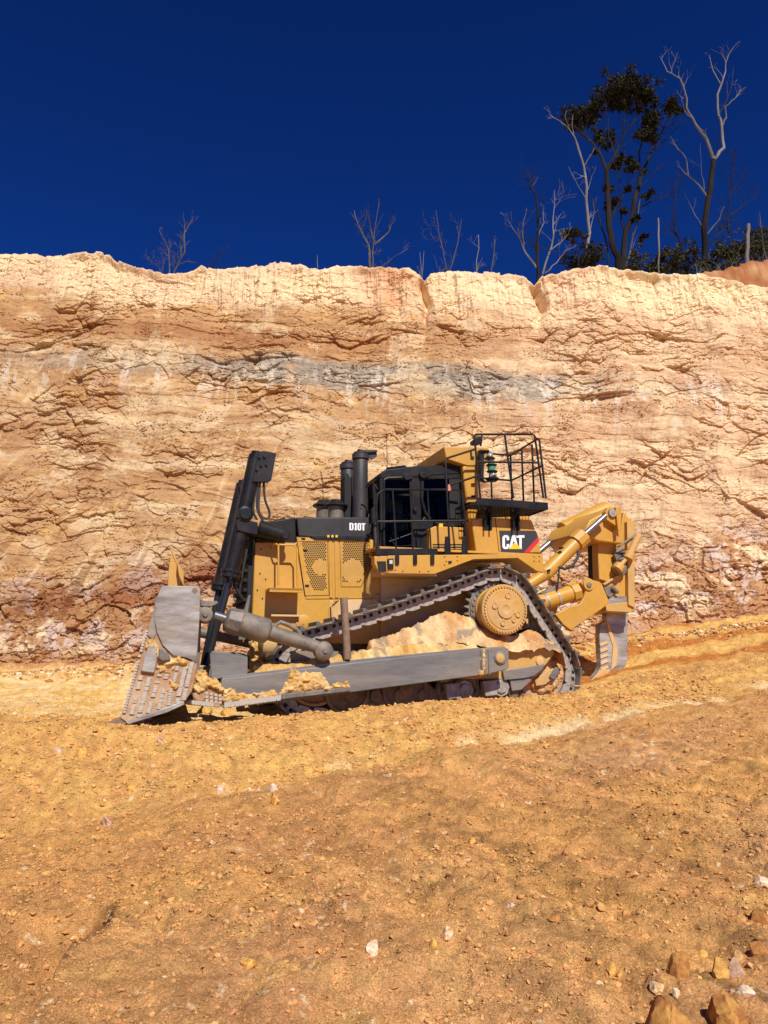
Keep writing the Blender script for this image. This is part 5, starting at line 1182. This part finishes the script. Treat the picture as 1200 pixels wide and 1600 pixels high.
rock(580, 1478, 28, 26, C3(226, 188, 150), 'flat pinkish stone low in the middle of the slope', 37, C3(236, 206, 176))
rock(701, 1456, 24, 24, C3(230, 200, 160), 'crumbling pale stone right of the flat pinkish one', 38, OC)
rock(677, 1470, 13, 18, GD, 'upright golden stone beside the crumbling pale one', 39)
rock(797, 1412, 17, 15, C3(150, 92, 66), 'small reddish brown stone in the middle right of the slope', 40, PK)
rock(427, 1229, 18, 18, PK, 'pink stone balanced on a brown one on the crest of the slope', 41, WH)
rock(430, 1247, 20, 24, BR, 'brown stone with a pink stone on it on the crest', 42, GD)
rock(344, 1230, 19, 20, PK, 'pinkish white stone left of the balanced pair', 43, WH)
rock(167, 1279, 18, 22, C3(140, 84, 52), 'dark brown stone on the left of the slope', 44, PK*.8)
rock(387, 1503, 26, 18, OC*.95, 'ochre lump low on the left half of the slope', 45, GD)
rock(204, 1269-40, 20, 13, GD, 'yellow stone on the upper left of the slope', 46)
rock(92, 1172, 14, 12, PK, 'small pale pink stone under the left end of the crest', 47)
rock(250, 1155, 14, 22, C3(176, 120, 90), 'dull pink stone below the blade', 48, PK)
rock(128, 1172, 22, 20, GD, 'yellow clod on the bank left of the blade', 49)
rock(205, 1014, 20, 15, C3(226, 194, 164), 'pale stone at the foot of the cliff left of the blade', 50, PK)
rock(868, 1432, 22, 14, BR, 'flat brown stone right of the reddish one', 51)
rock(738, 1312, 14, 12, GD, 'yellow stone in the centre of the slope', 52)
rock(322, 1108, 24, 22, C3(222, 172, 96), 'yellow clod under the front of the push arm, nearer the blade', 53, sink=.05)
rock(352, 1112, 26, 16, C3(218, 164, 90), 'yellow clod under the front of the push arm, farther from the blade', 54, sink=.05)

# ------------------------------------------------------------------ trees on the land above
def barkmat(name, a, b_):
    return mat(name, a, .85, var=b_, vscale=1.6, fine=.5, bump=.4, stretch=(1, 1, .25), spec=.1)
M['bark_dark'] = barkmat('charred_bark', (.014, .012, .010), (.035, .028, .022))
M['bark_pale'] = barkmat('bleached_wood', (.26, .245, .225), (.09, .08, .07))
M['bark_grey'] = barkmat('grey_dead_wood', (.065, .058, .05), (.17, .155, .135))
def leafmat(name, a, b_):
    m = bpy.data.materials.new(name); m.use_nodes = True; n = m.node_tree.nodes; l = m.node_tree.links; p = n['Principled BSDF']; p.inputs['Roughness'].default_value = .85; p.inputs['Specular IOR Level'].default_value = .1
    oi = n.new('ShaderNodeNewGeometry'); q = n.new('ShaderNodeMix'); q.data_type = 'RGBA'; q.inputs[6].default_value = (*a, 1); q.inputs[7].default_value = (*b_, 1)
    l.new(oi.outputs['Random Per Island'], q.inputs[0]); l.new(q.outputs[2], p.inputs['Base Color']); return m
M['leaf_dark'] = leafmat('dark_gum_leaves', (.012, .016, .008), (.05, .045, .022))
M['leaf_olive'] = leafmat('olive_scrub_leaves', (.022, .028, .014), (.085, .078, .04))
def zd(x, y): return (760+x/2.727, 40+y/2.727)
def ze(x, y): return (200+x/2, 260+y/2)
def PZ(y):                                          # height of the land above the cut
    return float(np.interp(y, [21.6, 23.2, 32, 400], [11.0, 11.0, 14.9, 16]))
class Tree:
    def __init__(s, name, label, cat, Y, bark, seed, group=None):
        s.Y = Y; s.r = random.Random(seed); s.bark = bark; s.root = empty(name); s.trunk = None; s.lim = []; s.placed = False
        tag(s.root, label, cat, group)
    def limb(s, pts, r0, r1, name='branch', ground=False, twig=1., bark=None, dy=0.):
        W_ = [wp(x, y, s.Y) for x, y in pts]; n = len(W_); drift = s.r.uniform(-.5, .5) if dy == 0 else dy
        base = W_[0].copy(); L = sum((W_[i+1]-W_[i]).length for i in range(n-1))
        if not ground: 
            near = [p for p in s.lim if True]
            base_y = min(near, key=lambda p: (p[0].x-base.x)**2+(p[0].z-base.z)**2)[0].y if near else s.Y
        else: base_y = s.Y
        r0 *= .62; r1 *= .62; P = []
        for i, p in enumerate(W_):
            t = i/(n-1); k = (base_y+drift*t*L*.25)/p.y; P.append(p*k if i or ground else p*(base_y/p.y))
        if ground:
            if not s.placed: s.root.location = (P[0].x, P[0].y, PZ(P[0].y)-.1); s.placed = True
            P = [Vector((P[0].x, P[0].y, PZ(P[0].y)-.2))]+P
        # finer, slightly crooked
        Q = [P[0]]; R = [r0]
        m = len(P)
        for i in range(m-1):
            for k in (1, 2, 3):
                t = k/3; q_ = P[i].lerp(P[i+1], t)
                if k < 3: q_ = q_+Vector([s.r.gauss(0, .022*(P[i+1]-P[i]).length) for _ in range(3)])
                Q.append(q_); R.append(r0+(r1-r0)*((i+t)/(m-1))**.8)
        b = MB(); b.path(Q, R, 8)
        for a, c in zip(Q, R): s.lim.append((a, c))
        # twigs
        if twig:
            for k in range(int(len(Q)*.6*twig)):
                j = s.r.randrange(len(Q)//3, len(Q)-1); s.grow(b, Q[j], (Q[j+1]-Q[j]).normalized(), min(R[j]*.45, .02), s.r.uniform(.5, 1.5)*max(.35, min(1, L*.25)), 2)
        o = s.out(b, name, bark or s.bark); return o
    def grow(s, b, p, d, r, L, depth):
        dd = (d+Vector([s.r.gauss(0, .55) for _ in range(3)])+Vector((0, 0, .35))).normalized(); pts = [p]; rr = [r]; q_ = p; n = 4
        for i in range(n):
            dd = (dd+Vector([s.r.gauss(0, .22) for _ in range(3)])+Vector((0, 0, .08))).normalized(); q_ = q_+dd*L/n; pts.append(q_); rr.append(max(r*(1-(i+1)/n*.8), .003))
        b.path(pts, rr, 4)
        if depth:
            for k in range(s.r.choice((1, 2))): j = s.r.randrange(1, n); s.grow(b, pts[j], dd, rr[j]*.7, L*.6, depth-1)
    def out(s, b, name, m):
        L0 = s.root.location; b.v = [(a-L0.x, c-L0.y, e-L0.z) for a, c, e in b.v]; return b.build(name, m, s.root, flip=False)
    def leaves(s, clumps, m, scale=1., n=150, name='foliage', size=.11):
        b = MB(); vs = []; fs = []
        for cx, cy, cr in clumps:
            c = wp(cx, cy, s.Y); R = cr/F*s.Y*scale; yj = s.r.uniform(-.8, .8)*R; subs = [Vector((s.r.gauss(0, .85)*R, s.r.gauss(0, .8)*R+yj, s.r.gauss(0, .68)*R)) for _ in range(max(6, int(22*R/.5)))]
            for sc_ in subs:
                for _ in range(int(n*.085)):
                    p = c+sc_+Vector((s.r.gauss(0, .26)*R, s.r.gauss(0, .26)*R, s.r.gauss(0, .15)*R)); d = Vector((s.r.gauss(0, .6), s.r.gauss(0, .6), s.r.gauss(-.4, .5))).normalized(); w_ = d.cross(Vector([s.r.gauss(0, 1) for _ in range(3)])).normalized()
                    l_ = size*s.r.uniform(.6, 1.3); h = l_*.22; i0 = len(vs); vs += [p, p+d*l_*.5+w_*h, p+d*l_, p+d*l_*.5-w_*h]; fs.append((i0, i0+1, i0+2, i0+3))
        b.add(vs, fs); return s.out(b, name, m)
T = Tree('gum_tree', 'tall dark gum tree with several leaning trunks and a leafy crown on the rim', 'tree', 31, 'bark_dark', 3)
L_ = lambda *p: [zd(*q_) for q_ in p]
T.limb(L_((568, 1050), (545, 960), (522, 860), (515, 720), (512, 620)), .30, .16, 'trunk', True, .1)
T.limb(L_((578, 1050), (590, 900), (625, 790), (645, 700), (657, 640)), .26, .14, 'trunk', True, .1)
T.limb(L_((520, 1030), (512, 930), (485, 850), (468, 770), (435, 715)), .10, .03, 'trunk', True, .5)
T.limb(L_((600, 1010), (618, 930), (640, 850), (655, 740)), .10, .03, 'trunk', True, .5, 'bark_grey')
for p, a, c in ((((512, 620), (480, 540), (435, 485), (380, 435), (352, 400)), .13, .03), (((512, 620), (548, 555), (585, 470), (640, 395), (685, 320)), .13, .02), (((548, 555), (520, 470), (515, 380), (500, 300)), .07, .02), (((585, 470), (590, 380), (600, 290)), .06, .02),
                ((( 480, 540), (470, 470), (460, 400), (470, 330)), .06, .02), (((657, 640), (700, 545), (755, 440), (815, 345)), .12, .02), (((657, 640), (650, 540), (665, 440), (700, 390)), .08, .02), (((700, 545), (770, 480), (850, 400)), .05, .01), (((645, 700), (720, 620), (765, 590)), .04, .01),
                (((590, 900), (575, 800), (570, 700), (565, 620)), .08, .02), (((625, 790), (700, 750), (790, 715), (825, 650)), .07, .02), (((522, 860), (560, 760), (600, 690), (640, 650)), .06, .02), (((435, 485), (400, 470), (350, 520)), .03, .01), (((755, 440), (730, 400), (690, 380)), .03, .01)):
    T.limb(L_(*p), a, c, 'branch', False, 1.6)
FOL = [(500, 300, 46), (470, 325, 26), (545, 280, 40), (600, 258, 40), (650, 275, 36), (685, 290, 22), (590, 320, 26), (395, 380, 38), (365, 400, 24), (430, 405, 22), (375, 430, 22), (785, 335, 26), (810, 350, 16), (725, 385, 30), (690, 405, 20), (700, 465, 24), (670, 470, 24), (510, 495, 26), (480, 480, 18), (560, 590, 20), (615, 615, 24), (600, 570, 16), (690, 715, 12), (570, 560, 11),
       (513, 690, 14), (545, 750, 14), (590, 790, 10), (600, 700, 11), (520, 770, 10), (663, 900, 9), (630, 820, 10), (640, 290, 30), (620, 330, 22), (540, 320, 26), (450, 360, 22), (700, 320, 18), (560, 350, 22)]
T.leaves([(*zd(a, c), e/2.727) for a, c, e in FOL], 'leaf_dark', 1.1, 620, 'crown', .15)
T = Tree('dead_tree', 'pale bleached slim dead tree just left of the leafy gum', 'tree', 29, 'bark_pale', 5)
T.limb(L_((436, 1040), (440, 880), (425, 740), (415, 600), (385, 500)), .13, .07, 'trunk', True, .3)
for p, a, c in ((((385, 500), (352, 440), (312, 405), (272, 383)), .06, .015), (((372, 470), (365, 420), (370, 380)), .03, .01), (((425, 740), (380, 660), (350, 600)), .03, .01), (((415, 600), (440, 560), (460, 520)), .03, .01), (((440, 880), (460, 800), (455, 740)), .03, .01), (((425, 720), (450, 640), (468, 600)), .03, .01)): T.limb(L_(*p), a, c, twig=.7)
T = Tree('dead_tree', 'tallest bare dead tree with twisted forked silvery limbs on the right of the rim', 'tree', 30, 'bark_grey', 8)
T.limb(L_((934, 1010), (926, 860), (945, 740), (962, 620), (968, 572)), .24, .17, 'trunk', True, .3, 'bark_dark')
for p, a, c in ((((968, 572), (1012, 522), (1003, 440), (985, 345), (997, 262), (1014, 212), (1020, 160), (1009, 125)), .14, .02), (((1003, 430), (1022, 392), (1017, 345), (1060, 310), (1080, 282), (1106, 262)), .07, .012), (((997, 248), (965, 190), (950, 122)), .05, .012), (((1020, 160), (1042, 105), (1067, 76)), .035, .01),
                (((968, 572), (936, 480), (890, 420), (852, 350), (838, 252), (825, 225), (770, 195), (738, 132)), .13, .015), (((936, 480), (932, 452), (905, 432)), .05, .015), (((840, 312), (812, 285)), .03, .01), (((822, 225), (818, 195)), .03, .01),
                (((940, 730), (905, 680), (860, 640), (812, 595)), .08, .02), (((860, 640), (852, 570), (805, 510), (782, 470)), .05, .01), (((918, 855), (880, 790), (842, 715)), .05, .01), (((928, 700), (915, 600), (912, 500)), .04, .01), (((940, 890), (990, 830), (1015, 770)), .06, .02)): T.limb(L_(*p), a, c, bark='bark_pale' if p[0][1] < 600 else 'bark_grey', twig=.45)
T = Tree('dead_tree', 'slender dark dead tree behind the tall forked one, at its right', 'tree', 34, 'bark_dark', 9)
T.limb(L_((1040, 960), (1030, 860), (1032, 740), (1050, 620), (1062, 545)), .09, .02, 'trunk', True, 2)
for p, a, c in ((((1032, 820), (1090, 770), (1130, 745), (1172, 705)), .06, .01), (((1035, 720), (1090, 650), (1120, 590)), .04, .01), (((1040, 700), (1020, 640)), .03, .01), (((945, 925), (1000, 880), (1035, 855)), .07, .02)): T.limb(L_(*p), a, c, twig=2)
T.leaves([(*zd(1025, 850), 13)], 'leaf_olive', 1, 150)
T = Tree('dead_tree', 'crooked dark dead stem between the leafy gum and the tall forked dead tree', 'tree', 30, 'bark_dark', 10)
T.limb(L_((830, 960), (822, 910), (800, 870), (803, 760), (808, 680), (826, 642)), .09, .02, 'trunk', True, 1)
T = Tree('dead_tree', 'black stemmed dead tree with pale spreading branches by the gully in the rim', 'tree', 25, 'bark_dark', 12)
T.limb(L_((218, 1100), (218, 980), (221, 850), (214, 740), (190, 690), (177, 622)), .13, .02, 'trunk', True, 1)
for p, a, c in ((((216, 1035), (165, 965), (132, 890), (78, 822)), .07, .012), (((158, 955), (156, 860), (172, 775)), .04, .01), (((221, 900), (245, 840), (240, 790)), .03, .01), (((240, 1060), (278, 940), (284, 820), (291, 700)), .07, .01), (((250, 1055), (300, 1010), (335, 960), (370, 945)), .04, .01), (((270, 960), (320, 920), (352, 885)), .04, .01), (((284, 850), (320, 800)), .025, .01), (((190, 690), (215, 660)), .02, .01)): T.limb(L_(*p), a, c, bark='bark_grey' if p[0][0] < 200 else 'bark_pale', twig=1.0)
G_ = 'small bare dead saplings on the cliff edge'
def sap(label, limbs, Y, bark, seed, conv=ze, tw=1.6, name='dead_sapling'):
    T = Tree(name, label, 'sapling', Y, bark, seed, G_)
    for i, (p, a, c) in enumerate(limbs): T.limb([conv(*q_) for q_ in p], a*1.6, c*1.7, 'stem' if i == 0 else 'branch', i == 0 or p[0][1] > 300 and conv is ze, tw)
    return T
sap('leafless grey sapling pair farthest left on the cliff edge', [(((145, 328), (178, 268), (175, 162)), .04, .01), (((180, 205), (206, 154)), .02, .006), (((130, 330), (128, 262), (98, 202)), .035, .008), (((105, 335), (112, 285)), .02, .006), (((165, 280), (162, 235)), .02, .006), (((100, 320), (60, 285)), .015, .006)], 23.6, 'bark_grey', 31, tw=2.2)
sap('thin curved twig leaning right, just right of the leftmost sapling pair', [(((255, 322), (285, 290), (300, 250)), .022, .006)], 23.2, 'bark_dark', 32)
sap('lone short pale stick standing left of the forked sapling', [(((592, 330), (592, 278)), .02, .008)], 23, 'bark_pale', 33, tw=0)
sap('many armed dead sapling near the middle of the cliff edge', [(((758, 325), (752, 245), (728, 200), (707, 138)), .06, .01), (((765, 325), (768, 240), (785, 112)), .045, .008), (((772, 245), (750, 150)), .03, .008), (((775, 240), (815, 205), (836, 152)), .035, .006), (((775, 325), (820, 292), (876, 257)), .025, .006)], 24, 'bark_grey', 34, tw=1.3)
sap('short pair of pale sticks in the first gully', [(((920, 355), (912, 268)), .022, .006), (((918, 345), (925, 265)), .02, .006)], 23, 'bark_pale', 35, tw=.6)
sap('pale sapling spread in a wide V right of the first gully', [(((1000, 338), (985, 262), (962, 138)), .035, .006), (((1000, 335), (1030, 242), (1042, 164)), .03, .006), (((975, 330), (953, 275)), .015, .005)], 23.5, 'bark_grey', 36)
sap('straight pale pole just right of the V shaped sapling', [(((1090, 340), (1095, 214)), .028, .012), (((1092, 320), (1108, 285)), .012, .005)], 23.3, 'bark_pale', 37, tw=.8)
sap('thin bent twig between the pale pole and the black stemmed tree', [(((1133, 342), (1142, 280), (1145, 226)), .018, .006)], 23.3, 'bark_grey', 38, tw=.6)
sap('short pale twig left of the black stemmed dead tree', [(((18, 1060), (32, 980), (33, 905)), .02, .006)], 24, 'bark_grey', 39, zd, .8)
sap('straight bleached pole standing between the gum and the scrub', [(((738, 1065), (735, 930), (732, 820)), .05, .03)], 28, 'bark_pale', 40, zd, .2, 'dead_pole')
sap('thick pale stump in front of the far right scrub', [(((1111, 1010), (1114, 920), (1116, 845)), .09, .06)], 27, 'bark_pale', 41, zd, 0, 'dead_pole')
sap('thin pole leaning left at the right end of the rim', [(((1178, 935), (1170, 860), (1163, 795)), .03, .01)], 29, 'bark_grey', 42, zd, 1, 'dead_pole')
def shrub(label, blobs, stems, Y, seed, m='leaf_olive', n=420, sz=.12):
    T = Tree('shrub', label, 'shrub', Y, 'bark_dark', seed, 'shrubs along the rim')
    for p in stems: T.limb([zd(*q_) for q_ in p], .05, .012, 'stem', True, 1.5)
    T.leaves([(*zd(a, c), e/2.727) for a, c, e in blobs], m, 1.1, n, 'foliage', sz)
shrub('small dark shrub with a high leafy tuft beside the pale slim trunk', [(370, 880, 26), (395, 890, 20), (345, 890, 14)], [((405, 1050), (385, 940), (370, 890))], 27, 51, 'leaf_dark')
shrub('low dark shrub at the foot of the pale slim trunk', [(400, 985, 34), (440, 990, 38), (470, 1000, 26), (455, 945, 20), (375, 995, 20), (420, 1010, 30)], [((430, 1060), (430, 990))], 27.5, 52, 'leaf_dark')
shrub('sparse shrub at the right foot of the gum', [(620, 1000, 24), (605, 1030, 22), (640, 1020, 20), (640, 960, 14)], [((620, 1060), (625, 980))], 28, 53)
shrub('low shrub beside the straight bleached pole', [(700, 1030, 30), (730, 1000, 26), (750, 985, 18), (690, 1050, 26), (730, 1045, 28)], [((715, 1070), (725, 1000))], 28.5, 54)
shrub('bushy shrub below the crooked dark dead stem', [(800, 980, 30), (830, 965, 30), (860, 985, 30), (790, 1020, 34), (840, 1020, 38), (870, 955, 20), (880, 1030, 34)], [((830, 1070), (830, 980)), ((860, 1070), (865, 970))], 28, 55)
shrub('brown green shrub at the foot of the tall forked dead tree', [(950, 1010, 30), (980, 985, 30), (1010, 965, 28), (930, 1045, 34), (985, 1030, 38), (1030, 1000, 34), (1020, 940, 18)], [((960, 1080), (985, 990))], 28.5, 56)
shrub('wide low scrub bush left of the thick pale stump', [(1060, 975, 34), (1090, 955, 26), (1060, 1010, 30), (1095, 995, 34), (1045, 960, 20)], [((1070, 1040), (1070, 970))], 29, 57)
shrub('dark rounded bush right of the thick pale stump', [(1140, 905, 26), (1135, 940, 34), (1165, 930, 34), (1150, 970, 34), (1125, 885, 14)], [((1145, 1010), (1145, 920))], 30, 58)
shrub('tall olive bush at the right end of the rim', [(1190, 885, 28), (1205, 920, 40), (1185, 960, 36), (1225, 900, 40), (1170, 900, 18)], [((1195, 1000), (1195, 900))], 31, 59)
b = MB(); 
for k in range(26):
    x = rnd.uniform(860, 1190); y = 1075-(x-880)*.25+rnd.uniform(-6, 6); p = wp(*zd(x, y), 27); a = rnd.uniform(-.9, .9); b.path([p+Vector((0, 0, -.3)), p+Vector((math.sin(a)*.4, 0, .25)), p+Vector((math.sin(a)*.9, .1, .4+rnd.random()*.3))], [.013, .009, .004], 5)
o = b.build('brushwood', 'bark_grey', None, flip=False); tag(o, 'tangle of fallen grey sticks along the right of the rim', 'brushwood', kind='stuff')
